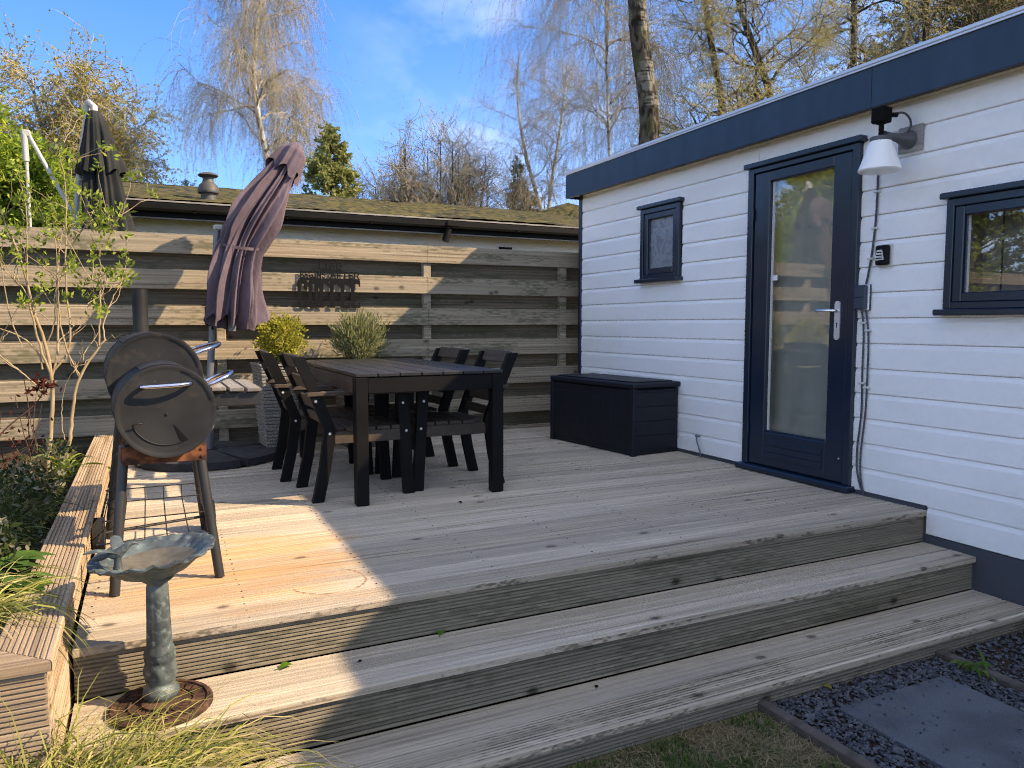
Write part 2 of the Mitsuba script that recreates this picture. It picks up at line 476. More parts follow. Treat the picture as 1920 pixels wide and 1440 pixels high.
diffuse('m_tile', tile_col, .62, .35, bump=(lambda p, n, uv: fbm(p.x * 300, p.y * 300, p.z * 300, 2), .0012, .0008))
diffuse('m_edging', lambda p, n, uv: mix((.045, .038, .032), (.115, .10, .085), fbm(p.x * 12, p.y * 30, p.z * 40, 3)), .85, .2)


def roof_col(p, n, uv):
    a = fbm(p.x * 1.1, p.y * 1.6, 0., 3)
    b = fbm(p.x * 16, p.y * 22, 0., 3)
    b = smoothstep(.25, .75, b)
    c = mix((.018, .024, .017), (.085, .070, .048), b)
    m = smoothstep(.38, .62, a * .6 + b * .4)
    c = mix(c, mix((.046, .042, .013), (.110, .096, .032), noise(p.x * 24, p.y * 24, 0.)), m * .8)
    row = dr.abs((p.y / .28 - dr.floor(p.y / .28)) - .5)
    return c * (1 - .45 * smoothstep(.44, .49, row) * smoothstep(.3, .5, noise(p.x * 3, p.y * 2, 9.)))


diffuse('m_mossroof', roof_col, .95, .1, bump=(lambda p, n, uv: fbm(p.x * 9, p.y * 12, 0., 3), .05, .01))
diffuse('m_gutter', lambda p, n, uv: mix((.003, .003, .003), (.009, .0082, .0078), fbm(p.x * 6, p.y * 20, p.z * 20, 3)), .6, .12)
diffuse('m_gutterlip', lambda p, n, uv: mix((.10, .095, .085), (.34, .32, .28), fbm(p.x * 5, p.y * 20, p.z * 20, 3)), .7, .3)
diffuse('m_render', lambda p, n, uv: mix((.66, .63, .56), (.76, .73, .67), fbm(p.x * 3, p.y * 3, p.z * 5, 3)), .9, .15)
diffuse('m_flue', lambda p, n, uv: mix((.040, .040, .038), (.125, .12, .11), fbm(p.x * 8, p.y * 8, p.z * 6, 3)), .6, .35, metallic=.3)


def birch_col(p, n, uv):
    a = fbm(p.x * 5, p.y * 5, p.z * 1.2, 3)
    b = noise(p.x * 9, p.y * 9, p.z * 14)
    c = mix((.20, .185, .155), (.52, .50, .45), smoothstep(.3, .6, a))
    return mix(c, mi.Color3f(.05, .045, .038), smoothstep(.62, .75, b))


def bark_col(p, n, uv):
    a = fbm(p.x * 16, p.y * 16, p.z * 6, 3)
    b = fbm(p.x * 2.6, p.y * 2.6, p.z * 1.7, 3)
    h = noise(p.x * 5, p.y * 5, p.z * 30)
    c = mix((.020, .017, .013), (.105, .09, .066), smoothstep(.34, .66, a))
    c = mix(c, mi.Color3f(.26, .245, .20), smoothstep(.56, .66, b) * .7 * smoothstep(.3, .5, h))
    return mix(c, mi.Color3f(.10, .11, .035), smoothstep(.55, .7, fbm(p.x * 4 + 9, p.y * 4, p.z * 3, 2)) * .4)


diffuse('m_birch', birch_col, .8, .2)
diffuse('m_bark', bark_col, .9, .15, bump=(lambda p, n, uv: fbm(p.x * 16, p.y * 16, p.z * 6, 3), .09, .006))
diffuse('m_twig', lambda p, n, uv: mix((.24, .20, .14), (.46, .40, .29), noise(p.x * 3, p.y * 3, p.z * 2)), .9, .1)
diffuse('m_twigdark', (.075, .058, .042), .9, .1)
diffuse('m_stem', lambda p, n, uv: mix((.21, .155, .085), (.38, .30, .18), fbm(p.x * 20, p.y * 20, p.z * 9, 3)), .8, .2)
for k, tr in (('m_leaf', .9), ('m_grass', .7), ('m_needle', .35)):
    bsdf(k, {'type': 'principledthin', 'base_color': {'type': 'mesh_attribute', 'name': 'vertex_color'}, 'diff_trans': tr, 'roughness': .55, 'spec_trans': 0.0})
diffuse('m_lampglass', (.80, .80, .78), .3, .5)
diffuse('m_lampgrey', (.075, .077, .08), .45, .4)
diffuse('m_oldwood', wood(1, (.16, .15, .13), (.28, .265, .24), (.38, .365, .34), seed=1., knots=0), .85, .2)
diffuse('m_cable', (.062, .066, .075), .55, .3)
diffuse('m_clip', (.55, .55, .53), .5, .3)
diffuse('m_switch', (.030, .042, .070), .35, .45)
diffuse('m_white', (.70, .71, .72), .45, .35)
diffuse('m_signblack', (.0055, .0055, .006), .6, .12)
diffuse('m_ground', (.09, .085, .05), .95, .1)

# ================================================================== THE SETTING
R0 = np.random.default_rng(11)
XW = 3.857
GZ = -.46

# ground sheet: lawn all the way out, a hollow for nothing: one big sheet
g = np.linspace(-1, 1, 61)
gx, gy = np.meshgrid(np.sign(g) * np.abs(g) ** 3 * 320, np.sign(g) * np.abs(g) ** 3 * 320, indexing='ij')
gv = np.stack([gx + 1, gy + 1.5, np.full_like(gx, GZ)], -1).reshape(-1, 3)
i, j = np.meshgrid(np.arange(60), np.arange(60), indexing='ij')
gf = tri(np.stack([i * 61 + j, (i + 1) * 61 + j, (i + 1) * 61 + j + 1, i * 61 + j + 1], -1).reshape(-1, 4))
part('', 'lawn', (gv, gf), 'm_lawn')
labels['lawn'] = {'kind': 'structure'}

# ---- deck
thing('deck', kind='structure')
P_ = .1465
nb = int((6.66 - 2.69) / P_) + 1
for k in range(nb):
    y0 = 2.69 + k * P_
    m = board(XW + .012 + .25, P_ - .0075, .028, 5, .0022, .003)
    m = xf(m, rotz(R0.normal() * .0003), (-.25, y0, -.028 + R0.normal() * .0006))
    part('deck', 'board', m, 'm_deck')
part('deck', 'joist', cat([box(-.24 + .5 * k, -.18 + .5 * k, 2.74, 6.6, -.17, -.031) for k in range(9)]), 'm_riser')

sc_ = []
for k in range(nb):
    for x in np.arange(-.21, 3.8, .5):
        for o in (.032, .108):
            sc_.append(lathe([(.0042, -.001), (.0042, .0005), (.0028, .0008), (.0, -.0004)], 8, (x + R0.normal() * .004, 2.69 + k * P_ + o + R0.normal() * .004, .0004)))
part('deck', 'screw_heads', cat(sc_), 'm_screw', stuff=True)

# ---- steps
thing('steps', 'three wide weathered timber steps with grooved risers leading down from the deck to lawn', 'steps')
for z, y0, y1 in ((-.178, 2.402, 2.7025), (-.357, 2.095, 2.4165)):
    for r in range(2):
        n, dep = ((9, .0035) if z < -.3 and r == 0 else (7, .0016))
        w = (y1 - y0 - .006) / 2
        m = xf(board(XW + .252 - .004, w, .028, n, dep, .005), rotz(R0.normal() * .0004), (-.252, y0 + r * (w + .006), z - .028))
        part('steps', 'tread_board', m, 'm_tread')
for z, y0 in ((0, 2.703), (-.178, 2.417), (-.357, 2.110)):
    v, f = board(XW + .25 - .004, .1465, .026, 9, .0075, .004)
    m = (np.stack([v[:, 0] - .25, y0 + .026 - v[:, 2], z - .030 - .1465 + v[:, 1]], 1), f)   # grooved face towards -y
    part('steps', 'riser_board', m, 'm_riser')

# ---- raised planter
thing('planter', 'raised garden bed of grooved timber boards along the left edge of the deck', 'planter')
CT = .173
PX = -.262


def ring_poly(pts): return sg.Polygon(pts)


cv, cf = board(4.47, .148, .028, 9, .005, .004)          # cap along y
cap = np.stack([PX + .012 - .148 + cv[:, 1], 2.19 + cv[:, 0], CT - .028 + cv[:, 2]], 1)
# mitre: push the near end back with distance from the outer edge
near = cv[:, 0] < .01
cap[near, 1] += (PX + .012 - cap[near, 0]) * 1.0 + .002
part('planter', 'cap_board', (cap, cf[:, ::-1]), 'm_planter')
cv, cf = board(3.2, .148, .028, 0, .002, .004)
cap = np.stack([PX + .012 - cv[:, 0], 2.19 + cv[:, 1], CT - .028 + cv[:, 2]], 1)
near = cv[:, 0] < .01
cap[near, 0] -= (cap[near, 1] - 2.19) * 1.0 + .002
part('planter', 'cap_board', (cap, cf[:, ::-1]), 'm_planter_front')
for k in range(4):
    z = CT - .03 - (k + 1) * .147
    v, f = board(3.1, .144, .026, 9, .007, .004)
    part('planter', 'wall_board', (np.stack([PX - .002 - v[:, 0], 2.202 + .026 - v[:, 2], z + v[:, 1]], 1), f[:, ::-1]), 'm_planter_front')
    if z < -.02: continue
    L = 4.3
    v, f = board(L, .144, .026, 9, .007, .004)
    part('planter', 'wall_board', (np.stack([PX - .026 + v[:, 2], 2.312 + v[:, 0], z + v[:, 1]], 1), f), 'm_planter')
part('planter', 'corner_post', box(PX - .075, PX + .001, 2.231, 2.309, GZ - .02, CT - .030), 'm_planter')
part('planter', 'side_panel', box(PX - .026, PX - .001, 2.313, 2.76, GZ - .02, -.005, .003), 'm_planter')
sx, sy = np.meshgrid(np.linspace(-3.3, PX - .03, 50), np.linspace(2.26, 6.6, 70), indexing='ij')
sz = .07 + .03 * np.sin(sx * 3 + sy) + .02 * R0.normal(size=sx.shape)
i, j = np.meshgrid(np.arange(49), np.arange(69), indexing='ij')
sf = tri(np.stack([i * 70 + j, (i + 1) * 70 + j, (i + 1) * 70 + j + 1, i * 70 + j + 1], -1).reshape(-1, 4))
part('planter', 'soil', (np.stack([sx, sy, sz], -1).reshape(-1, 3), sf), 'm_soil')

# ---- fence
thing('fence', 'weathered hit and miss timber fence of wide horizontal boards behind the terrace', 'fence')
FY = 6.64
POSTS = (-4.85, -3.05, -1.25, .55, 2.35, 3.80)
for x in POSTS:
    part('fence', 'post', box(x - .036, x + .036, FY + .0225, FY + .0895, GZ, 1.735, .004), 'm_fence')
SPANS = ((-4.85, -1.25), (-1.25, 2.35), (2.35, 4.15))
for k in range(7):
    z1 = 1.752 - .2865 * k
    for a, b in SPANS:
        m = board(b - a - .003, .155, .021, 0, edge=.003)
        t = R0.normal() * .0012
        v = m[0]; w = np.stack([a + v[:, 0], FY + .021 - v[:, 2], z1 - .155 + v[:, 1] + t * v[:, 0]], 1)
        part('fence', 'front_board', (w, m[1]), 'm_fence')
    zb = z1 - .155 + .012
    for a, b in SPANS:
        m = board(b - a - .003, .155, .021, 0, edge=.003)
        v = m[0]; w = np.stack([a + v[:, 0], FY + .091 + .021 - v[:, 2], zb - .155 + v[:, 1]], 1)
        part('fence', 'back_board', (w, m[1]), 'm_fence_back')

# ================================================================== CABIN
cabin = thing('cabin', 'white plank garden cabin with navy fascia and navy door beside the deck', 'cabin')
XF, ZT, ZB = 3.745, 2.494, 2.259
Y1, YN = 6.40, -3.0
DOOR = (3.19, 4.11, .02, 2.14)
W1 = (4.862, 5.402, 1.395, 2.03)
W2 = (1.45, 2.642, 1.092, 1.718)
prof = sg.Polygon([(0, 0), (.012, 0), (.016, .004), (.016, .120), (.005, .1475), (0, .1475)])   # (out, up)


def plank(y0, y1, z0, clip=None):
    p = prof if clip is None else prof.intersection(sg.box(-1, clip[0] - z0, 1, clip[1] - z0))
    if p.is_empty or p.geom_type != 'Polygon' or p.area < 1e-5: return
    v, f = extrude(p, y1 - y0)
    w = np.stack([XW + .016 - v[:, 0], y0 + v[:, 2], z0 + v[:, 1]], 1)
    part(cabin, 'siding_board', (w, f), 'm_siding')


def cuts(z0, z1):
    """solid y-intervals with their z-clips for one course."""
    ys = {YN, Y1, 2.69, 4.04}
    for o in (DOOR, W1, W2): ys |= {o[0], o[1]}
    ys = sorted(ys)
    out = []
    for a, b in zip(ys, ys[1:]):
        lo, hi = z0, z1
        mid = (a + b) / 2
        if mid > 2.69: lo = max(lo, .028)
        for o in (DOOR, W1, W2):
            if o[0] < mid < o[1]:
                if o[2] <= lo and hi <= o[3]: lo = hi
                elif lo < o[2] < hi: hi = o[2]
                elif lo < o[3] < hi: lo = o[3]
        if hi - lo > .008: out.append([a, b, lo, hi])
    mrg = [out[0]] if out else []
    for o in out[1:]:
        p = mrg[-1]
        joint = o[0] == 4.04 and z0 > 2.1
        if abs(p[1] - o[0]) < 1e-6 and p[2:] == o[2:] and not joint: p[1] = o[1]
        else: mrg.append(o)
    return mrg


for k in range(-8, 9):
    z0 = 1.069 + .15 * k
    for a, b, lo, hi in cuts(z0, z0 + .1475):
        g_ = .003 if abs(a - 4.04) < 1e-6 else 0
        plank(a + g_, b, z0, None if (lo == z0 and hi == z0 + .1475) else (lo, hi))
# core walls, with the rooms behind the openings
CX = XW + .0165


def wallbox(y0, y1, z0, z1): return box(CX, CX + .06, y0, y1, z0, z1, 0)


part(cabin, 'wall_frame', cat([wallbox(YN, W2[0], GZ, 2.3), wallbox(W2[0], W2[1], GZ, W2[2]), wallbox(W2[0], W2[1], W2[3], 2.3), wallbox(W2[1], DOOR[0], GZ, 2.3),
                               wallbox(DOOR[0], DOOR[1], GZ, .0), wallbox(DOOR[0], DOOR[1], DOOR[3], 2.3), wallbox(DOOR[1], W1[0], GZ, 2.3), wallbox(W1[0], W1[1], GZ, W1[2]),
                               wallbox(W1[0], W1[1], W1[3], 2.3), wallbox(W1[1], Y1, GZ, 2.3),
                               box(6.6, 6.66, YN, Y1, GZ, 2.3, 0), box(CX + .062, 6.598, YN, YN + .06, GZ, 2.3, 0), box(CX + .062, 6.598, Y1 - .06, Y1, GZ, 2.3, 0),
                               box(CX + .062, 6.598, YN + .062, Y1 - .062, -.05, .0, 0)]), 'm_room')
part(cabin, 'plinth', cat([box(XW + .0015, CX - .001, YN, 2.70, GZ - .05, -.136, .001), box(XW + .004, CX - .001, 2.702, DOOR[0] - .002, -.02, .027, .001), box(XW + .004, CX - .001, DOOR[1] + .002, Y1, -.02, .027, .001)]), 'm_plinth')
part(cabin, 'roof', box(XF + .03, 6.8, YN - .05, Y1 + .10, ZB + .045, ZT - .012, .004), 'm_roofing')
yj = 3.06
for a, b in ((YN - .08, yj - .0015), (yj + .0015, Y1 + .13)):
    part(cabin, 'fascia', box(XF, XF + .022, a, b, ZB, ZT, .002), 'm_fascia')
part(cabin, 'fascia', box(XF + .0225, 6.83, Y1 + .108, Y1 + .128, ZB, ZT, .002), 'm_fascia')
part(cabin, 'soffit', box(XF + .0225, XW + .01, YN - .05, Y1 + .10, ZB + .02, ZB + .04, .001), 'm_navy')
part(cabin, 'soffit', box(XW + .012, 6.7, Y1 + .002, Y1 + .105, ZB + .02, ZB + .04, .001), 'm_navy')
part(cabin, 'roof_trim', cat([box(XF - .012, XF + .05, YN - .09, Y1 + .145, ZT + .001, ZT + .024, .004), box(XF - .010, XF - .002, YN - .09, Y1 + .145, ZT - .012, ZT, .002)]), 'm_alu')
part(cabin, 'corner_post', box(XW - .012, XW + .0155, Y1 - .052 + .053, Y1 + .05, -.02, ZB + .018, .003), 'm_navy')

# door: outer frame, header, leaf with pane, kick panel, handle
part(cabin, 'door_frame', cat([box(XW - .03, XW + .03, 4.058, 4.11, .045, 2.105), box(XW - .03, XW + .03, 3.19, 3.242, .045, 2.105), box(XW - .0295, XW + .03, 3.243, 4.057, 2.072, 2.105)]), 'm_navy')
part(cabin, 'door_header', box(XW - .055, XW + .02, 3.165, 4.135, 2.107, 2.142, .005), 'm_navy')
part(cabin, 'door_sill', box(XW - .07, XW + .03, 3.165, 4.135, .004, .043, .006), 'm_navy')
DL = box  # leaf pieces
door = part(cabin, 'door', cat([box(XW - .018, XW + .028, 3.915, 4.05, .05, 2.068, .005), box(XW - .018, XW + .028, 3.25, 3.385, .05, 2.068, .005),
                                box(XW - .0175, XW + .028, 3.386, 3.914, 2.0, 2.0675, .005), box(XW - .0175, XW + .028, 3.386, 3.914, .05, .285, .005),
                                *[box(XW - .024, XW - .017, 3.41, 3.89, .108 + .045 * k, .146 + .045 * k, .0032) for k in range(3)], box(XW - .006, XW + .0, 3.40, 3.90, .286, .30, .002)]), 'm_navy')
rr = [(3.386, 3.914, .287, 1.998)]
y0, y1, z0, z1 = rr[0]
part(door, 'pane', (np.array([[XW + .010, y0, z0], [XW + .010, y1, z0], [XW + .010, y1, z1], [XW + .010, y0, z1]]), np.array([[0, 3, 2], [0, 2, 1]])), 'm_glass')
part(door, 'pane', (np.array([[XW + .024, y0, z0], [XW + .024, y1, z0], [XW + .024, y1, z1], [XW + .024, y0, z1]]), np.array([[0, 3, 2], [0, 2, 1]])), 'm_glass')
part(door, 'glazing_spacer', cat([box(XW + .0105, XW + .0235, y1 - .013, y1 - .001, z0, z1, .001), box(XW + .0105, XW + .0235, y0 + .001, y0 + .013, z0, z1, .001)]), 'm_spacer')
part(door, 'blind', box(XW + .10, XW + .103, 3.30, 3.99, .06, 2.06, .0005), 'm_blind')
part(door, 'hinge', cat([cyl((XW - .030, 4.055, z), (XW - .030, 4.055, z + .08), .008, 10) for z in (.25, 1.75)]), 'm_navy')
hp = sg.LineString([(0, 0), (0, .20)]).buffer(.02)
v, f = extrude(hp, .008)
part(door, 'handle_plate', (np.stack([XW - .0185 - v[:, 2], 3.318 - v[:, 0], .955 + v[:, 1]], 1), f), 'm_brushed')
part(door, 'handle', tubes(spline([(XW - .02, 3.318, 1.115), (XW - .05, 3.318, 1.115), (XW - .066, 3.335, 1.1155), (XW - .066, 3.44, 1.114)], 24), np.full(24, .0092), 12, True), 'm_steel', 40)
part(door, 'keyhole', cat([cyl((XW - .0275, 3.318, 1.035), (XW - .0262, 3.318, 1.035), .006, 12), box(XW - .0275, XW - .0262, 3.315, 3.321, 1.01, 1.033, .0004)]), 'm_dark')
part(door, 'latch_screw', cyl((XW - .022, 3.275, .20), (XW - .018, 3.275, .20), .005, 10), 'm_brushed')
part(cabin, 'door_sticker', box(XW + .0080, XW + .0092, 3.85, 3.895, 1.33, 1.365, .0003), 'm_white')


def window(o, obscure):
    y0, y1, z0, z1 = o
    w = part(cabin, 'window', cat([box(XW - .03, XW + .03, y1 - .05, y1 - .008, z0 + .02, z1 - .03), box(XW - .03, XW + .03, y0 + .008, y0 + .05, z0 + .02, z1 - .03),
                                   box(XW - .0295, XW + .03, y0 + .0505, y1 - .0505, z1 - .07, z1 - .03), box(XW - .0295, XW + .03, y0 + .0505, y1 - .0505, z0 + .02, z0 + .055)]), 'm_navy')
    a, b, c, d = y0 + .0505, y1 - .0505, z0 + .0555, z1 - .0705
    part(w, 'sash', cat([box(XW - .020, XW + .028, b - .05, b, c, d, .005), box(XW - .020, XW + .028, a, a + .05, c, d, .005), box(XW - .0195, XW + .028, a + .0505, b - .0505, d - .05, d, .005), box(XW - .0195, XW + .028, a + .0505, b - .0505, c, c + .05, .005),
                         box(XW - .004, XW + .004, b - .060, b - .0505, c + .05, d - .05, .002), box(XW - .004, XW + .004, a + .0505, a + .060, c + .05, d - .05, .002)]), 'm_navy')
    part(w, 'header', box(XW - .055, XW + .02, y0 - .02, y1 + .02, z1 - .028, z1 + .004, .005), 'm_navy')
    part(w, 'sill', box(XW - .07, XW + .02, y0 - .018, y1 + .022, z0 - .014, z0 + .018, .006), 'm_navy')
    a, b, c, d = a + .051, b - .051, c + .051, d - .051
    if obscure:
        part(w, 'pane', (np.array([[XW + .01, a, c], [XW + .01, b, c], [XW + .01, b, d], [XW + .01, a, d]]), np.array([[0, 3, 2], [0, 2, 1]])), 'm_obscure', label='frosted glass pane')
    else:
        for x in (.01, .024):
            part(w, 'pane', (np.array([[XW + x, a, c], [XW + x, b, c], [XW + x, b, d], [XW + x, a, d]]), np.array([[0, 3, 2], [0, 2, 1]])), 'm_glass')
        part(w, 'glazing_spacer', box(XW + .0105, XW + .0235, b - .012, b - .001, c, d, .001), 'm_spacer')
        part(w, 'blind', cat([box(XW + .16 + (k % 2) * .012, XW + .162 + (k % 2) * .012, a - .1 + k * .1, a - .002 + k * .1, c - .05, d + .05, .0005) for k in range(12)]), 'm_room')


window(W1, True)
window(W2, False)

# ---- wall lamp
lamp = thing('wall_lamp', 'outdoor wall lamp with white cone shade and black sensor above the navy door', 'lamp')
part(lamp, 'back_board', box(XW - .022, XW - .001, 2.80, 2.945, 1.985, 2.125, .003), 'm_oldwood', label='small weathered wooden mounting board')
part(lamp, 'arm', cat([lathe([(0, 0), (.055, 0), (.055, .012), (.035, .035), (.022, .06), (.018, .10)], 24)]) if False else
     cat([tubes(np.array([[XW - .023, 2.872, 2.05], [XW - .034, 2.874, 2.05], [XW - .075, 2.885, 2.052], [XW - .13, 2.90, 2.062], [XW - .18, 2.912, 2.060]]), np.array([.05, .05, .03, .018, .030]), 20, True),
          lathe([(0, .024), (.052, .02), (.056, .012), (.056, -.004), (0, -.006)][::-1], 28, (XW - .20, 2.915, 2.035))]), 'm_lampgrey', 40)
sh = [(0, 1.865), (.06, 1.862), (.105, 1.868), (.112, 1.876), (.106, 1.89), (.085, 1.95), (.064, 2.01), (.054, 2.033), (0, 2.033)]
part(lamp, 'lamp_shade', lathe(sh, 40, (XW - .20, 2.915, 0)), 'm_lampglass', 40)
part(lamp, 'sensor', cat([box(XW - .235, XW - .155, 2.88, 2.96, 2.13, 2.215, .008), cyl((XW - .2, 2.915, 2.055), (XW - .2, 2.915, 2.128), .014, 14), cyl((XW - .150, 2.895, 2.175), (XW - .12, 2.88, 2.175), .013, 12)]), 'm_dark')
part(lamp, 'cable', tubes(spline([(XW - .13, 2.885, 2.176), (XW - .08, 2.86, 2.18), (XW - .05, 2.85, 2.14), (XW - .055, 2.86, 2.09)], 16), np.full(16, .006), 8), 'm_cable', True)

# ---- key box, switch, cables
kb = thing('key_box', 'small black key safe with grey trapezoid dial panel on white siding', 'key safe')
part(kb, 'body', box(XW - .045, XW - .010, 2.972, 3.052, 1.372, 1.485, .008), 'm_black')
part(kb, 'back_plate', box(XW - .0095, XW - .0005, 2.962, 3.060, 1.362, 1.492, .003), 'm_clip')
v, f = extrude(sg.Polygon([(-.030, 0), (.030, 0), (.017, .058), (-.017, .058)]), .003)
part(kb, 'dial_panel', (np.stack([XW - .0455 - v[:, 2], 3.018 - v[:, 0], 1.400 + v[:, 1]], 1), f), 'm_clip')
for k in range(3):
    part(kb, 'dial_wheel', box(XW - .0510, XW - .0487, 3.018 - .022 + k * .003, 3.018 + .022 - k * .003, 1.407 + k * .017, 1.413 + k * .017, .001), 'm_dark')
sw = thing('outdoor_switch', 'two-gang dark blue outdoor switch box on cable beside the door', 'switch')
part(sw, 'body', box(XW - .055, XW - .026, 3.100, 3.175, 1.117, 1.262, .006), 'm_switch')
part(sw, 'collar', box(XW - .0255, XW - .014, 3.098, 3.177, 1.115, 1.264, .002), 'm_white')
part(sw, 'back_plate', box(XW - .0135, XW - .0005, 3.096, 3.179, 1.113, 1.266, .002), 'm_switch')
for k in range(2):
    part(sw, 'rocker', box(XW - .062, XW - .0555, 3.106, 3.169, 1.124 + k * .068, 1.188 + k * .068, .003), 'm_switch')
cb = thing('wall_cable', 'grey electric cable clipped down the white wall from lamp to deck', 'cable')
part(cb, 'upper_cable', tubes(spline([(XW - .012, 3.075, 1.90), (XW - .010, 3.082, 1.6), (XW - .010, 3.104, 1.40), (XW - .012, 3.128, 1.268)], 20), np.full(20, .0062), 10, True), 'm_cable', True)
part(cb, 'lower_cable', tubes(spline([(XW - .012, 3.152, 1.112), (XW - .010, 3.136, 1.0), (XW - .010, 3.134, .75), (XW - .010, 3.130, .5), (XW - .010, 3.150, .28), (XW - .012, 3.10, .02)], 30), np.full(30, .0055), 10, True), 'm_cable', True)
part(cb, 'lower_cable', tubes(spline([(XW - .012, 3.122, 1.112), (XW - .010, 3.100, .95), (XW - .010, 3.098, .7), (XW - .010, 3.102, .5), (XW - .012, 3.122, .26), (XW - .012, 3.090, .01)], 30), np.full(30, .0055), 10, True), 'm_cable', True)
for y, z in ((3.076, 1.80), (3.083, 1.59), (3.10, 1.415), (3.137, 1.04), (3.103, .995), (3.133, .68), (3.099, .655)):
    part(cb, 'clip', box(XW - .022, XW - .001, y - .020, y + .020, z - .006, z + .006, .002), 'm_clip')
tp = thing('wall_tap', 'thin bent metal rod with small knob low on the white wall', 'tap')
part(tp, 'rod', tubes(spline([(XW - .002, 4.60, .16), (XW - .03, 4.60, .155), (XW - .035, 4.58, .09), (XW - .03, 4.565, .002)], 14), np.full(14, .006), 8, True), 'm_pole', True)
part(tp, 'knob', ico(.012, (XW - .034, 4.602, .165)), 'm_pole', True)

# ================================================================== FURNITURE
tb = thing('dining_table', 'long black and dark brown slatted outdoor dining table on the deck', 'table')
TX0, TX1, TY0, TY1 = 1.035, 1.95, 4.15, 5.95
for x in (TX0, TX1 - .072):
    for y in (TY0, TY1 - .072):
        part(tb, 'leg', box(x, x + .072, y, y + .072, .001, .732, .004), 'm_black')
part(tb, 'apron', box(TX0 + .073, TX1 - .073, TY0 + .008, TY0 + .034, .640, .731, .003), 'm_black')
part(tb, 'apron', box(TX0 + .073, TX1 - .073, TY1 - .034, TY1 - .008, .640, .731, .003), 'm_black')
part(tb, 'apron', box(TX0 + .006, TX0 + .030, TY0 + .073, TY1 - .073, .640, .731, .003), 'm_brown')
part(tb, 'apron', box(TX1 - .030, TX1 - .006, TY0 + .073, TY1 - .073, .640, .731, .003), 'm_brown')
sw_ = (TX1 - TX0) / 7
for k in range(7):
    part(tb, 'top_slat', box(TX0 + k * sw_ + .002, TX0 + (k + 1) * sw_ - .002, TY0 + .001, TY1 - .001, .7335, .755, .004), 'm_tabletop')

# chair, local: x forwards, y sideways, z up
CW = .50


def chair_meshes():
    out = []
    for s in (-1, 1):
        y = s * (CW / 2 - .02)
        pts = np.array([(0, 0), (.045, .20), (.075, .42), (-.015, .66), (-.095, .845)])
        d = np.array([(.033, 0)])
        poly = sg.Polygon(np.vstack([pts - d, (pts + d)[::-1]]))
        v, f = extrude(poly, .04)
        out.append(('rear_leg', (np.stack([v[:, 0], y + .02 - v[:, 2], v[:, 1] + .001], 1), f), 'm_black'))
        poly = sg.Polygon([(.52, 0), (.585, 0), (.550, .615), (.482, .615)])
        v, f = extrude(poly, .04)
        out.append(('front_leg', (np.stack([v[:, 0], y + .02 - v[:, 2], v[:, 1] + .001], 1), f), 'm_black'))
        out.append(('armrest', obar((-.055, y * 1.02, .632), (.575, y * 1.02, .632), .062, .024), 'm_brown'))
        out.append(('seat_rail', box(.10, .50, y - .017, y + .017, .335, .405, .003), 'm_brown' if s < 0 else 'm_brown'))
        o = y + (.0205 if s > 0 else -.0205)
        for u, z in ((.072, .40), (-.005, .59), (.535, .39), (.515, .56)):
            out.append(('bolt', cyl((u, o, z), (u, o + s * .004, z), .008, 10), 'm_brushed'))
    out.append(('seat_rail', box(.505, .535, -CW / 2 + .042, CW / 2 - .042, .335, .405, .003), 'm_brown'))
    for k in range(5):
        u = .085 + k * .09
        out.append(('seat_slat', box(u, u + .080, -CW / 2 + .001, CW / 2 - .001 if k else CW / 2 - .042, .406, .428, .003) if k else box(u + .03, u + .080, -CW / 2 + .042, CW / 2 - .042, .406, .428, .003), 'm_brown'))
    for t in (.40, .52, .645, .77):
        pz = .42 + (.845 - .42) * ((t - .40) / .45)
        def ux(z): return np.interp(z, [.42, .66, .845], [.075, -.015, -.095])
        za, zb = t + .012, t + .085
        if t < .45: za, zb = .445, .50
        a, b = ux(za), ux(zb)
        v, f = obar((a, 0, za), (b, 0, zb), .018, CW - .082, up=(0, 1, 0))
        out.append(('back_slat', (v, f), 'm_brown'))
    return out


CH = [(n, mikit.ply(m, b)) for n, m, b in chair_meshes()]
CL = ['dark slatted armchair at the near left of the table, sunlit seat rail', 'dark slatted armchair at the far left of the table, before the woven planter',
      'dark slatted armchair at the near right of the table, in cabin shade', 'dark slatted armchair at the far right of the table, nearest the fence']
for lab, (x, y, a) in zip(CL, ((.852, 4.59, 0.02), (.79, 5.275, -.03), (2.035, 4.62, math.pi - .02), (1.965, 5.29, math.pi + .03))):
    c = thing('armchair', lab, 'chair', 'armchairs around the outdoor table')
    M = T().translate([x, y, 0]).rotate([0, 0, 1], math.degrees(a))
    for n, d in CH:
        part(c, n, {**d, 'to_world': M}, None)

# ---- storage box
bx = thing('storage_box', 'black plastic cushion storage box with panelled sides against the white wall', 'storage box')
A = math.atan2(-.12, 1.127)
BO = np.array([3.249, 5.925, 0])
ey = np.array([3.369, 4.802, 0]) - BO; BL = np.linalg.norm(ey); ey /= BL
ex = np.array([-ey[1], ey[0], 0])
BD = .50


def bxf(m):   # local: x along the long front (far to near), y depth towards the wall, z up
    v, f = m
    return BO + v[:, :1] * ey + v[:, 1:2] * ex + np.array([0, 0, 1]) * v[:, 2:], f


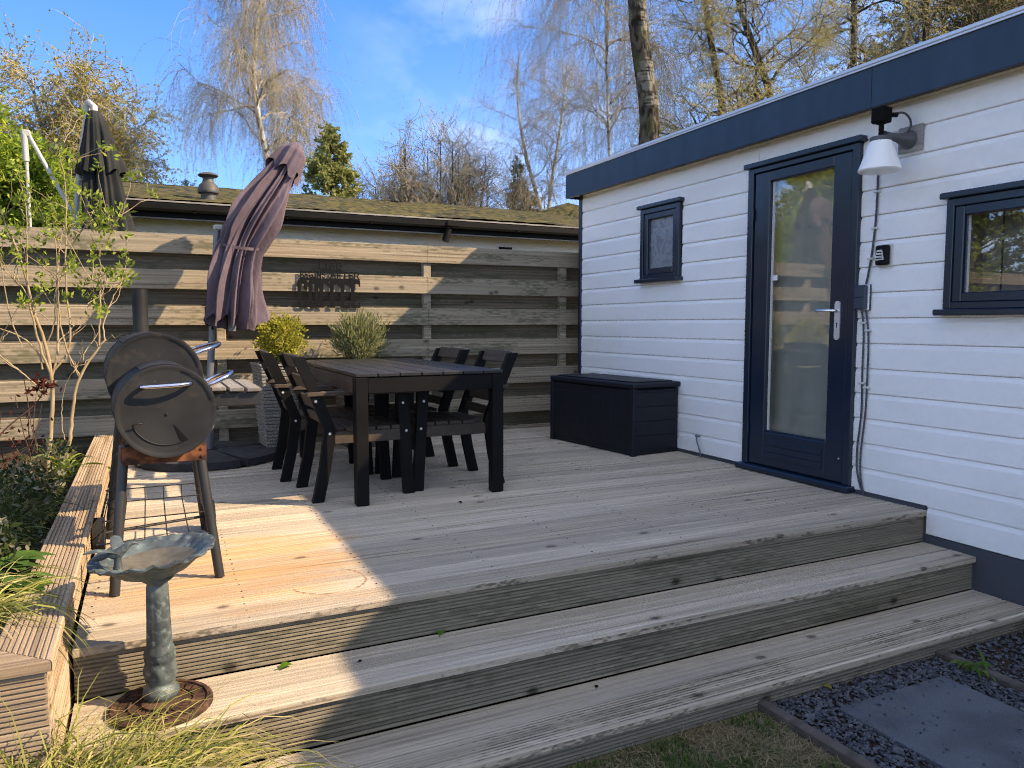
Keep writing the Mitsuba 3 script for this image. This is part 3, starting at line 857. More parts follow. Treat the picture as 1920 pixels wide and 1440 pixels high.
part(bx, 'body', bxf(box(.015, BL - .015, .012, BD - .01, .002, .525, .01)), 'm_boxplastic')
part(bx, 'lid', bxf(cat([box(-.004, BL + .004, -.004, BD + .004, .53, .572, .012), box(.05, BL - .05, .05, BD - .05, .5725, .582, .004)])), 'm_boxplastic')
for k in range(9):
    w = (BL - .06) / 9
    part(bx, 'front_panel', bxf(box(.03 + k * w + .0012, .03 + (k + 1) * w - .0012, .0065, .0118, .05, .47, .003)), 'm_boxplastic')
for k in range(4):
    part(bx, 'side_panel', bxf(box(BL - .0148, BL - .006, .035, BD - .035, .04 + k * .115, .1525 + k * .115, .003)), 'm_boxplastic')
part(bx, 'handle', bxf(box(BL - .0148, BL + .006, BD * .28, BD * .72, .497, .508, .003)), 'm_boxplastic')
part(bx, 'lid_grip', bxf(box(BL * .40, BL * .6, -.012, -.0045, .535, .56, .003)), 'm_boxplastic')
for a in (BL - .05, 0.0):
    part(bx, 'corner_post', bxf(box(a, a + .048, -.002, .045, .001, .529, .004)), 'm_boxplastic')

# ---- pots with plants
def pot(x, y, lab):
    t = thing('tall_pot', lab, 'plant pot', 'woven plant pots by the fence')
    h, a, b = .70, .155, .20
    ms, n = [], 26
    M = rotz(.06)
    v = []
    for k in range(n):           # woven bands bulge in and out
        z0, z1 = h * k / n, h * (k + 1) / n
        w = a + (b - a) * (k + .5) / n
        ms.append(box(-w - .002 * (k % 2), w + .002 * (k % 2), -w - .002 * (k % 2), w + .002 * (k % 2), z0 + .0005, z1 - .0005, .006))
    part(t, 'basket', xf(cat(ms), M, (x, y, 0.002)), 'm_rattan')
    part(t, 'rim', xf(cat([box(-b - .01, b + .01, -b - .01, -b + .012, h, h + .02, .005), box(-b - .01, b + .01, b - .012, b + .01, h, h + .02, .005), box(-b - .01, -b + .012, -b + .0125, b - .0125, h, h + .02, .005), box(b - .012, b + .01, -b + .0125, b - .0125, h, h + .02, .005)]), M, (x, y, .002)), 'm_rattan')
    part(t, 'soil', xf(box(-b + .013, b - .013, -b + .013, b - .013, h + .001, h + .008, .001), M, (x, y, .002)), 'm_soil')


pot(.965, 6.28, 'tall square woven pale pot behind the left chairs, holding the yellow bush')
pot(1.63, 6.30, 'tall square woven pale pot behind the table, holding the grey-green bush')


def bush(name, lab, cat_, c, r, n, cols, ln, wd, seed, up=.5, squash=(1, 1, 1), parentpot=None, stems=60, mat='m_leaf'):
    rng = np.random.default_rng(seed)
    t = thing(name, lab, cat_)
    d = unit(rng.normal(size=(n, 3)))
    rad = rng.uniform(.25, 1, n) ** .45
    lump = 1 + .20 * np.sin(d[:, 0] * 5 + seed) * np.cos(d[:, 1] * 6) + .14 * np.sin(d[:, 2] * 9 + d[:, 0] * 7 + seed) + .13 * rng.normal(size=n)
    p = np.array(c) + d * (rad * lump)[:, None] * np.array(squash) * r
    dr_ = unit(d + np.array([0, 0, up]) + .6 * rng.normal(size=(n, 3)))
    part(t, 'foliage', leaves(p, dr_, ln * rng.uniform(.6, 1.3, n), wd, rng), mat, color=tones(n, cols, rng, jit=.2), stuff=True)
    base = np.array(c) - [0, 0, r * squash[2] * 1.0]
    tip = np.array(c) + unit(rng.normal(size=(stems, 3)) + [0, 0, .5]) * r * .8 * np.array(squash)
    P = base[None, None] + np.linspace(0, 1, 5)[None, :, None] * (tip - base)[:, None]
    part(t, 'stem', tubes(P, np.linspace(.004, .0015, 5), 4), 'm_twig')
    return t


bush('box_bush', 'rounded yellow-green clipped bush in the left woven pot', 'bush', (.965, 6.28, .90), .165, 5200, [(.34, .33, .05), (.44, .42, .07), (.24, .25, .04)], .026, .0075, 3, squash=(1, 1, 1.12))
bush('lavender_bush', 'loose grey-green lavender bush behind the table against the fence', 'bush', (1.60, 6.28, .90), .20, 4200, [(.20, .22, .08), (.29, .29, .13), (.30, .30, .20), (.13, .16, .05)], .060, .0045, 4, up=1.6, squash=(1.0, .9, .95))


# ---- closed parasols
def canopy(axis, prof_, folds, seed, amp=.3, n=120, m=44, twist=.5, hem=.03, s1=1., level=0.):
    A_ = spline(axis, 200); L = np.linalg.norm(np.diff(A_, axis=0), axis=1).sum()
    rng = np.random.default_rng(seed)
    g = np.arange(n) * 2 * np.pi / n
    s = np.linspace(0, s1, m)
    S, G = np.meshgrid(s, g, indexing='ij')
    C = np.stack([np.interp(s, np.linspace(0, 1, 200), A_[:, k]) for k in range(3)], 1)
    D = unit(np.gradient(C, axis=0))
    e1 = unit(np.cross(D, [0, 1, .001])); e2 = np.cross(D, e1)
    R = np.interp(S, prof_[0], prof_[1])
    ph = rng.uniform(0, 6, 6)
    A = amp * np.interp(S, [0, .08, .3, .55, .62, 1], [.05, .5, 1, .8, .7, 1.15])
    w = np.cos(folds * G + twist * 4 * S + .9 * np.sin(2 * G + ph[0] + 3 * S)) * .62 + .38 * np.cos((2 * folds + 1) * G + ph[1] - 5 * S) + .28 * np.cos(3 * G + ph[2] + 2.5 * S)
    rr_ = R * (1 + A * w) * (1 + .05 * np.sin(11 * S + ph[3] + 2 * G) + .025 * np.sin(23 * S + 5 * G + ph[5]))
    off = rr_[..., None] * (np.cos(G)[..., None] * e1[:, None] + np.sin(G)[..., None] * e2[:, None])
    dn = hem * np.cos(folds * G + ph[4]) * np.clip(S / s1, 0, 1) ** 3 - level * off[..., 0] * np.clip((S - .6) / .4, 0, 1)
    v = (C[:, None] + off + dn[..., None] * D[:, None]).reshape(-1, 3)
    i, j = np.meshgrid(np.arange(m - 1), np.arange(n), indexing='ij')
    q = np.stack([i * n + j, (i + 1) * n + j, (i + 1) * n + (j + 1) % n, i * n + (j + 1) % n], -1).reshape(-1, 4)
    return v, tri(q)


um = thing('cantilever_parasol', 'closed faded purple parasol leaning above its black round base on the deck', 'parasol')
AX = [(1.095, 6.08, 2.415), (.850, 6.06, 1.98), (.655, 6.05, 1.585), (.600, 6.04, 1.30), (.575, 6.03, 1.045)]
part(um, 'canopy', canopy(AX, ([0, .04, .12, .28, .45, .55, .60, .68, .8, 1], [.03, .058, .075, .104, .130, .130, .122, .132, .142, .150]), 11, 5, .52, hem=.05, level=.0, n=176, m=60), 'm_purple', True)
part(um, 'vent_flap', canopy([(1.098, 6.08, 2.424)] + AX[1:], ([0, .05, .19], [.03, .10, .125]), 6, 8, .30, m=14, s1=.175, hem=.04, twist=.2), 'm_purple', True)
wc = np.array([.648, 6.05, 1.60]); g = np.linspace(0, 2 * np.pi, 48)
rk = .150 + .010 * np.cos(5 * g)
st = wc + np.stack([rk * np.cos(g), rk * np.sin(g), -.10 * rk * np.cos(g) + .01 * np.cos(2 * g)], 1)
sv, sf_ = ribbon(st[None], np.full((1, 48), .011), np.array([[0, 0, 1.0]]))
part(um, 'strap', (sv, sf_), 'm_purple', True)
part(um, 'pole', cat([cyl((.395, 6.2, .07), (.418, 6.2, .62), .037, 24), cyl((.418, 6.2, .60), (.505, 6.2, 1.75), .026, 20)]), 'm_pole', 40)
part(um, 'pole_cap', box(.478, .545, 6.165, 6.235, 1.745, 1.785, .008), 'm_whitepole')
part(um, 'arm', tubes(spline([(.44, 6.23, .95), (.60, 6.20, 1.5), (.90, 6.14, 2.05), (1.09, 6.09, 2.40)], 24), np.full(24, .022), 14, True), 'm_pole', True)
part(um, 'crank', cat([box(.40, .47, 6.14, 6.26, 1.02, 1.17, .01), cyl((.44, 6.14, 1.08), (.44, 6.07, 1.08), .008, 10), cyl((.44, 6.07, 1.09), (.44, 6.07, .99), .009, 10)]), 'm_black')
part(um, 'runner', cyl((.578, 6.02, 1.10), (.575, 6.02, .98), .03, 16), 'm_pole', 40)
for q in range(4):      # four weights of the round base
    a0, a1 = q * np.pi / 2 + .05 + .4, (q + 1) * np.pi / 2 - .05 + .4
    aa = np.linspace(a0, a1, 24)
    pts = [(.52 * math.cos(t), .52 * math.sin(t)) for t in aa] + [(.07 * math.cos(t), .07 * math.sin(t)) for t in aa[::-1]]
    v, f = extrude(sg.Polygon(pts).buffer(-.004).buffer(.004), .07)
    rr_ = np.hypot(v[:, 0], v[:, 1]); v[:, 2] = np.where((v[:, 2] > .05) & (rr_ > .5), .05, v[:, 2])
    part(um, 'base_weight', (v + [.39, 6.135, .012], f), 'm_slab')
part(um, 'base_cross', cat([xf(box(-.5, .5, -.03, .03, .001, .011, .001), rotz(.4), (.39, 6.135, 0)), xf(box(-.03, .03, -.5, .5, .0015, .0112, .001), rotz(.4), (.39, 6.135, 0))]), 'm_black')

# black parasol in the neighbour's garden, with its white mast
bp = thing('black_parasol', 'closed black parasol hanging from a white pole beyond the fence', 'parasol')
BT, BB = (-.345, 7.5, 2.83), (-.26, 7.5, 1.30)
part(bp, 'canopy', canopy([BT, np.add(BT, BB) / 2, BB], ([0, .05, .3, .31, .6, 1], [.045, .07, .135, .125, .165, .215]), 8, 21, .30, hem=.02, twist=.1), 'm_blackcloth', True)
part(bp, 'vent_flap', canopy([(-.345, 7.5, 2.845), np.add(BT, BB) / 2, BB], ([0, .05, .34], [.05, .08, .165]), 8, 22, .26, m=18, s1=.335, hem=.02, twist=.05), 'm_blackcloth', True)
part(bp, 'mast', cat([tubes(spline([(-.40, 7.62, 2.88), (-.46, 7.66, 2.55), (-.53, 7.7, 2.0), (-.6, 7.75, .5), (-.62, 7.75, GZ)], 30), np.full(30, .024), 14, True), tubes(np.array([(-.41, 7.62, 2.87), (-.405, 7.61, 2.93), (-.39, 7.6, 2.945), (-.345, 7.52, 2.89), (-.338, 7.5, 2.80)]), np.full(5, .026), 14, True)]), 'm_whitepole', 40)
wp = thing('white_pole', 'slanting white parasol arm rising from the conifer hedge beyond the fence', 'pole')
part(wp, 'arm', cat([cyl((-.845, 7.6, 2.62), (-.60, 7.62, 2.10), .017, 14), cyl((-.60, 7.62, 2.10), (-.15, 7.66, 1.2), .015, 14)]), 'm_whitepole', 40)
part(wp, 'joint', cat([cyl((-.87, 7.6, 2.40), (-.875, 7.6, 2.62), .024, 14), box(-.895, -.83, 7.58, 7.62, 2.60, 2.66, .01), cyl((-.868, 7.6, 2.42), (-.86, 7.6, GZ), .014, 14)]), 'm_whitepole', 40)

# ================================================================== SMOKER
bq = thing('barrel_smoker', 'matt black barrel smoker grill with side firebox, chrome handles and rusty frame', 'barbecue')


def swing(m):
    c = np.array([.055, 3.13, 0])
    return xf((m[0] - c, m[1]), rotz(.062), c)


def drum(cx, cz, r, y0, y1, lip=.008):
    """Horizontal drum along y, its end caps pressed inwards a little."""
    pr = [(0, y0 + .006), (r - .022, y0 + .006), (r - .012, y0), (r, y0), (r + .002, y0 + .004), (r + .002, y0 + .014), (r, y0 + .018), (r, y1 - .018), (r + .002, y1 - .014), (r + .002, y1 - .002), (r - .012, y1), (r - .02, y1 - .006), (0, y1 - .006)]
    v, f = lathe(pr, 56)
    return swing((np.stack([v[:, 0] + cx, v[:, 2], v[:, 1] + cz], 1), f[:, ::-1]))


BC, BZ = .050, .805
fb = part(bq, 'firebox', drum(.055, .70, .176, 3.13, 3.51), 'm_bbq', 35)
part(bq, 'barrel', drum(BC, BZ, .186, 3.53, 4.17), 'm_bbq', 35)


def rim(cx, cz, r, y0, y1, a0, a1, t=.004):
    g = np.radians(np.linspace(a0, a1, 30))
    pts = [((r + t) * math.cos(a), (r + t) * math.sin(a)) for a in g] + [(r * math.cos(a), r * math.sin(a)) for a in g[::-1]]
    v, f = extrude(sg.Polygon(pts), y1 - y0)
    return swing((np.stack([v[:, 0] + cx, y1 - v[:, 2], v[:, 1] + cz], 1), f))


part(bq, 'lid', rim(BC, BZ, .1885, 3.56, 4.14, 8, 128), 'm_bbq', 30)
part(fb, 'lid', rim(.055, .70, .1785, 3.16, 3.48, 12, 118), 'm_bbq', 30)
# front door details
part(fb, 'handle', swing(tubes(spline([(-.022, 3.137, .795), (-.024, 3.100, .798), (.02, 3.088, .800), (.10, 3.090, .803), (.135, 3.104, .805), (.134, 3.145, .803)], 30), np.full(30, .0085), 12, True)), 'm_chrome', True)
v, f = extrude(sg.Polygon([(.078, .650), (.128, .588), (.104, .577)]), .0012)
part(fb, 'air_slot', swing((np.stack([v[:, 0], 3.1345 - v[:, 2], v[:, 1]], 1), f[:, ::-1])), 'm_dark', label='dark triangular air slot')
g = np.radians(np.linspace(207, 292, 26))
arc = np.stack([.055 + .128 * np.cos(g), np.full(26, 3.134), .70 + .128 * np.sin(g)], 1)
part(fb, 'damper_edge', swing(cat([tubes(arc, np.full(26, .0028), 6, True), tubes(spline([(-.060, 3.132, .641), (-.062, 3.118, .655), (-.03, 3.116, .662)], 8), np.full(8, .003), 6, True)])), 'm_bbq', True)
part(fb, 'bolt', swing(cyl((.058, 3.138, .692), (.058, 3.130, .692), .0055, 10)), 'm_bbqleg')
part(bq, 'handle', tubes(spline([(.200, 3.26, .775), (.245, 3.25, .800), (.290, 3.27, .822), (.292, 3.40, .826), (.25, 3.44, .806), (.21, 3.44, .785)], 30), np.full(30, .0095), 12, True), 'm_chrome', True)
part(bq, 'handle', tubes(spline([(.165, 3.66, .882), (.20, 3.65, .905), (.250, 3.67, .922), (.232, 3.98, .922), (.185, 4.0, .905), (.13, 4.0, .882)], 30), np.full(30, .0095), 12, True), 'm_chrome', True)
part(bq, 'chimney', cat([lathe([(.030, .965), (.0335, .965), (.0335, 1.195), (.0285, 1.195), (.0285, .965)], 24, (-.028, 3.98, 0)), lathe([(.0335, .975), (.05, .978), (.05, .990), (.0335, .993)], 20, (-.028, 3.98, 0))]), 'm_bbq', 35)
LEGS = (((.232, 3.225), (.170, 3.30, .56)), ((-.148, 3.170), (-.098, 3.28, .56)), ((.228, 4.034), (.165, 3.97, .66)), ((-.201, 4.053), (-.125, 3.97, .66)))
for (fx, fy), (tx, ty, tz) in LEGS:
    part(bq, 'leg', cyl((fx, fy, .001), (tx, ty, tz), .019, 18), 'm_bbqleg', 40)
part(bq, 'frame_rail', box(-.105, .195, 3.205, 3.211, .492, .562, .002), 'm_rust', label='rusty brown frame rail under the firebox')
part(bq, 'frame_rail', box(-.103, .193, 3.9825, 3.988, .560, .625, .002), 'm_rust', label='rusty brown frame rail')
part(bq, 'frame_rail', cat([box(.172, .178, 3.213, 3.98, .505, .555, .002), box(-.112, -.106, 3.213, 3.98, .505, .555, .002)]), 'm_rust')
for x, z in ((.18, .54), (.18, .51), (-.09, .54), (-.09, .51)):
    part(bq, 'bolt', cyl((x, 3.2045, z), (x, 3.199, z), .006, 8), 'm_rust')
ws = []
for k in range(6):
    x = -.20 + .081 * k
    ws.append(cyl((x, 3.24, .182), (x, 4.0, .182), .0026, 6))
for y in (3.24, 3.62, 3.99):
    ws.append(cyl((-.205, y, .1865), (.21, y, .1865), .003, 6))
for k in range(6):
    x = -.20 + .081 * k
    ws.append(cyl((x, 4.0, .182), (x, 4.0, .245), .0026, 6))
ws += [cyl((-.205, 4.0, .245), (.21, 4.0, .245), .003, 6)]
part(bq, 'wire_shelf', cat(ws), 'm_bbqleg')
for x, y in ((-.232, 3.86), (.248, 4.0)):
    part(bq, 'wheel', cat([cyl((x - .024, y, .076), (x + .024, y, .076), .074, 28), cyl((x - .028, y, .076), (x + .028, y, .076), .03, 16)]), 'm_rubber', 40)
part(bq, 'axle', cyl((-.255, 3.855, .076), (.275, 4.007, .076), .007, 10), 'm_bbqleg')
for k in range(3):      # wooden front shelf
    x = .245 + k * .075
    part(bq, 'shelf_slat', box(x, x + .062, 3.56, 4.15, .735 - .004 * k, .753 - .004 * k, .003), 'm_oldshelf')
for y in (3.585, 4.10):
    part(bq, 'shelf_bracket', box(.20, .455, y, y + .02, .665, .724, .003), 'm_bbqleg')
diffuse('m_oldshelf', wood(1, (.045, .038, .03), (.09, .078, .062), (.135, .12, .096), seed=12., knots=.2), .85, .2)

# ================================================================== BIRD BATH
bb = thing('bird_bath', 'verdigris metal bird bath on a fluted column with a scalloped basin', 'bird bath')
BX, BY, B0 = 0.0, 2.585, -.1775 + .022


def flute(g, z): return 1 + np.where((z > .055) & (z < .36), .045 * np.abs(np.cos(4 * g)), 0) + np.where((z > .03) & (z < .15), .04 * np.cos(5 * g + z * 60) * np.sin(z * 55), 0)


cp = [(0, .0005), (.050, .0005), (.055, .010), (.054, .022), (.047, .034), (.042, .046), (.044, .058), (.0475, .074), (.0475, .092), (.044, .106), (.042, .116), (.0445, .124), (.0445, .148), (.040, .160), (.0365, .17), (.034, .25), (.0315, .35), (.031, .372), (.040, .378), (.0505, .386), (.0505, .398), (.034, .404), (0, .405)]
cp2 = [(r, z) for r, z in cp]
zz = np.linspace(.0005, .405, 90)
pz = np.array([c[1] for c in cp]); pr_ = np.array([c[0] for c in cp])
prof2 = [(0, .0005)] + [(float(np.interp(z, pz[1:-1], pr_[1:-1])), float(z)) for z in zz] + [(0, .405)]
part(bb, 'column', lathe(prof2, 64, (BX, BY, B0), flute), 'm_verd', 50)
tilt = np.array([[math.cos(.09), 0, -math.sin(.09)], [0, 1, 0], [math.sin(.09), 0, math.cos(.09)]])
g = np.arange(120) * 2 * np.pi / 120
bpz = [(.03, -.006), (.06, -.002), (.10, .014), (.140, .047), (.168, .066), (.183, .074), (.184, .080), (.168, .0785), (.148, .066), (.132, .050), (.09, .026), (.04, .016), (.0, .015)]
rows = []
for k, (r, z) in enumerate(bpz):
    wv = np.clip((r - .13) / .05, 0, 1)
    rr_ = r * (1 + .024 * wv * np.abs(np.cos(9 * g)) - .012 * wv)
    zz_ = z + wv * (-.008 * np.abs(np.cos(9 * g)) + .003 * np.sin(3 * g + 1))
    rows.append(np.stack([rr_ * np.cos(g), rr_ * np.sin(g), zz_], 1))
v = np.vstack(rows)
i, j = np.meshgrid(np.arange(len(bpz) - 1), np.arange(120), indexing='ij')
q = np.stack([i * 120 + j, i * 120 + (j + 1) % 120, (i + 1) * 120 + (j + 1) % 120, (i + 1) * 120 + j], -1).reshape(-1, 4)
part(bb, 'basin', xf((v, tri(q)), tilt, (BX - .002, BY, B0 + .398)), 'm_verd', 45)
part(bb, 'algae_bed', xf(lathe([(.0, .0162), (.04, .0172), (.09, .0272), (.125, .0462)], 60), tilt, (BX - .002, BY, B0 + .398)), 'm_basin', True)
# bird with open wings perched on the rim
rng = np.random.default_rng(4)
bv = np.array([-.105, BY - .055, B0 + .485])
ms = []
body = [(-.028, .010, .006), (-.012, .006, .013), (.006, .012, .016), (.020, .024, .0125), (.030, .033, .0105), (.040, .036, .006), (.058, .030, .0015)]
ms.append(tubes(spline([(a, 0, b) for a, b, c in body], 24) + bv, np.interp(np.linspace(0, 1, 24), np.linspace(0, 1, 7), [c for a, b, c in body]), 14, True))
for s, d in ((-1, np.array([-.085, -.05, .022])), (1, np.array([-.01, .075, .03]))):
    root = bv + [0, .012 * s, .014]
    tip = root + d
    P = np.stack([root + (tip - root) * t + np.array([0, 0, .010 * math.sin(t * 3.1)]) for t in np.linspace(0, 1, 9)])
    W = np.interp(np.linspace(0, 1, 9), [0, .35, .75, 1], [.013, .018, .013, .002])
    side = unit(np.cross(d, [0, 0, 1.0]))
    a, f = ribbon(P[None], W[None], side[None])
    b = a + [0, 0, -.004]
    n = len(a)
    ms += [(a, f), (b, f[:, ::-1])]
    rimf = []
    for k in range(8):
        rimf += [[2 * k, 2 * k + 2, 2 * k + n], [2 * k + 2, 2 * k + 2 + n, 2 * k + n], [2 * k + 1, 2 * k + 1 + n, 2 * k + 3], [2 * k + 3, 2 * k + 1 + n, 2 * k + 3 + n]]
    ms.append((np.vstack([a, b]), np.array(rimf)))
ms.append(tubes(np.array([bv + [-.025, 0, .008], bv + [-.045, .004, .002], bv + [-.066, .006, -.004]]), np.array([.007, .011, .006]), 8, True))
ms.append(lathe([(0, -.045), (.016, -.045), (.014, -.03), (.010, -.01), (.012, .008), (0, .010)], 14, bv - [.0, 0, .004]))
part(bb, 'bird', cat(ms), 'm_verd', 50, label='small metal bird with open wings on the basin rim')
gr = thing('iron_disc', 'round pierced rusty cast iron disc under the bird bath on the middle step', 'drain cover')
disc = sg.Point(0, 0).buffer(.150, 48)
holes = []
for k in range(26):
    a = k * 2 * np.pi / 26
    for r0, r1, w in ((.062, .088, .0035), (.098, .122, .0045)):
        a2 = a + (.12 if r0 > .09 else 0)
        holes.append(sg.LineString([(r0 * math.cos(a2), r0 * math.sin(a2)), (r1 * math.cos(a2 + .10), r1 * math.sin(a2 + .10))]).buffer(w, 4))
v, f = extrude(disc.difference(shapely.union_all(holes)), .012)
part(gr, 'plate', (v + [BX, 2.552, -.1775], f), 'm_castiron')
part(gr, 'rim', cat([lathe([(.132, .0125), (.134, .018), (.145, .0185), (.1515, .012), (.152, 0.0), (.1503, -.0)], 64, (BX, 2.552, -.1775)), lathe([(.090, .0122), (.092, .0165), (.097, .0165), (.098, .0122)], 48, (BX, 2.552, -.1775)), lathe([(0, .0125), (.055, .0125), (.058, .020), (.050, .0215), (0, .0215)], 48, (BX, 2.552, -.1775))]), 'm_castiron', 40)

# ================================================================== WORD SIGN
sg_ = thing('word_sign', 'black metal cut-out sign reading LIFE BEGINS AFTER COFFEE on the fence', 'sign')


def word(t, x0, x1, z0, z1, y, depth):
    m = meshkit.text_mesh(t, .1, 1.0, True)
    v = np.array(m.vertices); f = np.array(m.faces)
    lo, hi = v.min(0), v.max(0)
    v = (v - lo) / (hi - lo)
    return np.stack([x0 + v[:, 0] * (x1 - x0), y - v[:, 2] * depth, z0 + v[:, 1] * (z1 - z0)], 1), f


SY = FY - .022
def glyph(ch, w=.084, h=.236, t=.028):
    B = sg.box
    if ch in 'CO':
        o = B(0, 0, w, h).buffer(-.026).buffer(.026, 8).difference(B(t, t * .8, w - t, h - t * .8).buffer(-.010).buffer(.010, 6))
        return o if ch == 'O' else o.difference(B(t, h * .33, w + .01, h * .66))
    o = shapely.union_all([B(0, 0, t + .006, h), B(0, h - t, w, h), B(0, h * .42, w * .80, h * .42 + t), B(w - .012, h - t * 1.7, w, h), B(-.004, 0, t + .014, t * .6)])
    return o if ch == 'F' else o.union(B(0, 0, w, t)).union(B(w - .012, 0, w, t * 1.7))


for k, ch in enumerate('COFFEE'):
    v, f = extrude(glyph(ch), .004)
    part(sg_, 'letter', (np.stack([1.165 + .0915 * k + v[:, 0], SY - v[:, 2], 1.174 + v[:, 1]], 1), f), 'm_signblack')
part(sg_, 'small_word', word('LIFE', 1.345, 1.545, 1.505, 1.568, SY, .004), 'm_signblack')
part(sg_, 'small_word', word('BEGINS', 1.19, 1.405, 1.428, 1.490, SY, .004), 'm_signblack')
part(sg_, 'small_word', word('AFTER', 1.44, 1.70, 1.428, 1.490, SY, .004), 'm_signblack')
part(sg_, 'tie_bar', cat([box(1.185, 1.705, SY - .0035, SY - .0005, 1.408, 1.428, .0005), box(1.36, 1.54, SY - .0035, SY - .0005, 1.4905, 1.505, .0005)]), 'm_signblack')
part(sg_, 'spacer', cat([cyl((x, FY - .0005, 1.418), (x, SY, 1.418), .006, 10) for x in (1.2, 1.45, 1.69)]), 'm_signblack')

# ================================================================== NEIGHBOUR'S HOUSE
hs = thing('bungalow', 'low neighbouring bungalow with mossy roof, black gutter and cream wall behind the fence', 'house')
EY, EZ, RY, RZ = 9.28, 2.41, 12.4, 3.09
HX0, HX1 = -7.0, 9.5
nx, ny = 150, 34
ux_, uy_ = np.meshgrid(np.linspace(HX0, HX1, nx), np.linspace(0, 1, ny), indexing='ij')
zz = EZ + uy_ * (RZ - EZ) + .03 * (np_noise(ux_ * 1.6 + 40, uy_ * 9, ux_ * 0) - .5) + .018 * (np_noise(ux_ * 7 + 40, uy_ * 30, ux_ * 0) - .5)
top = np.stack([ux_, EY + uy_ * (RY - EY), zz], -1)
back = np.stack([ux_, RY + uy_ * 3.2, 2 * RZ - (RZ + uy_ * (RZ - EZ)) - .0], -1)
i, j = np.meshgrid(np.arange(nx - 1), np.arange(ny - 1), indexing='ij')
q = np.stack([i * ny + j, (i + 1) * ny + j, (i + 1) * ny + j + 1, i * ny + j + 1], -1).reshape(-1, 4)
rf = part(hs, 'roof', cat([(top.reshape(-1, 3), tri(q)), (back.reshape(-1, 3), tri(q))]), 'm_mossroof', True)
part(rf, 'hip', (lathe([(.95, 2.78), (.7, 2.95), (.35, 3.14), (.0, 3.26)], 18, (7.1, 12.3, .02), lambda g, z: 1 + .12 * np.cos(3 * g + z))), 'm_mossroof', True)
part(hs, 'wall', box(HX0 + .3, HX1 - .3, 9.56, 9.80, GZ, 2.30, .01), 'm_render')
part(hs, 'wall', cat([box(HX0 + .3, HX0 + .5, 9.96, 15.3, GZ, 2.3, .01), box(HX1 - .5, HX1 - .3, 9.96, 15.3, GZ, 2.3, .01)]), 'm_render')
part(hs, 'soffit', box(HX0, HX1, 9.30, 9.555, 2.225, 2.24, .002), 'm_gutter')
part(hs, 'fascia', box(HX0, HX1, 9.268, 9.29, 2.19, 2.385, .003), 'm_gutter')
gp = np.array([(0, .0), (.0, .085), (.012, .09), (.012, .02), (.035, .006), (.075, .006), (.098, .02), (.098, .085), (.094, .098), (.110, .098), (.110, .015), (.08, -.006), (.03, -.006)])
v, f = extrude(sg.Polygon(gp[:, :2]).buffer(0), HX1 - HX0)
part(hs, 'gutter', (np.stack([HX0 + v[:, 2], 9.265 - v[:, 0], 2.275 + v[:, 1]], 1), f), 'm_gutter', label='black rain gutter along the eave')
part(hs, 'gutter_lip', cat([box(HX0, HX1, 9.148, 9.1535, 2.362, 2.380, .002), box(HX0, HX1, 9.255, 9.266, 2.192, 2.206, .002)]), 'm_gutterlip')
for k in range(17):
    part(hs, 'gutter_bracket', box(-6.5 + k, -6.47 + k, 9.144, 9.266, 2.262, 2.272, .002), 'm_gutter')
part(hs, 'outlet', cat([cyl((3.55, 9.21, 2.27), (3.50, 9.21, 2.10), .045, 14), box(3.5, 3.66, 9.135, 9.15, 2.29, 2.35, .004)]), 'm_gutter')
part(hs, 'vent_grille', cat([box(4.42, 4.62, 9.545, 9.559, 1.99, 2.10, .003)] + [box(4.43, 4.61, 9.538, 9.545, 2.0 + .02 * k, 2.01 + .02 * k, .001) for k in range(5)]), 'm_gutter')
fl = part(hs, 'flue_pipe', lathe([(.085, 2.43), (.085, 2.60), (.118, 2.605), (.128, 2.63), (.105, 2.70), (.075, 2.725), (.062, 2.75), (.062, 2.80), (.05, 2.80)][::1], 28, (.72, 9.9, 0)), 'm_flue', 40)
part(fl, 'cowl', lathe([(0, 2.795), (.10, 2.80), (.118, 2.815), (.10, 2.835), (.05, 2.85), (0, 2.855)], 28, (.72, 9.9, 0)), 'm_flue', 40)

# ================================================================== PLANTS OF THE BED
def tuft(name, lab, cat_, spots, n, ln, cols, seed, wd=.004, mat='m_grass', droop=1.0, up=1.1, lean=(0, 0)):
    rng = np.random.default_rng(seed)
    t = thing(name, lab, cat_)
    spots = np.array(spots, float)
    b = spots[rng.integers(len(spots), size=n)] + rng.normal(size=(n, 3)) * [.025, .025, .004]
    az = rng.uniform(0, 2 * np.pi, n)
    d = np.stack([np.cos(az) + lean[0], np.sin(az) + lean[1], np.abs(rng.normal(up, .45, n)) + .1], 1); d = unit(d)
    L = ln * rng.uniform(.45, 1.1, n)
    N = 9
    P = np.zeros((n, N, 3)); P[:, 0] = b
    for k in range(1, N):
        d = unit(d + np.array([0, 0, -1]) * (droop * .055 * k * rng.uniform(.6, 1.4, n))[:, None] + .05 * rng.normal(size=(n, 3)))
        P[:, k] = P[:, k - 1] + d * (L / (N - 1))[:, None]
    W = wd * np.interp(np.linspace(0, 1, N), [0, .15, .7, 1], [.7, 1, .75, .08])[None] * rng.uniform(.6, 1.2, n)[:, None]
    side = unit(np.cross(P[:, 4] - P[:, 0], [0, 0, 1.0]) + .4 * rng.normal(size=(n, 3)))
    v, f = ribbon(P, W, side)
    part(t, 'blades', (v, f), mat, color=tones(n, cols, rng, per=2 * N, jit=.15), stuff=True)
    return t


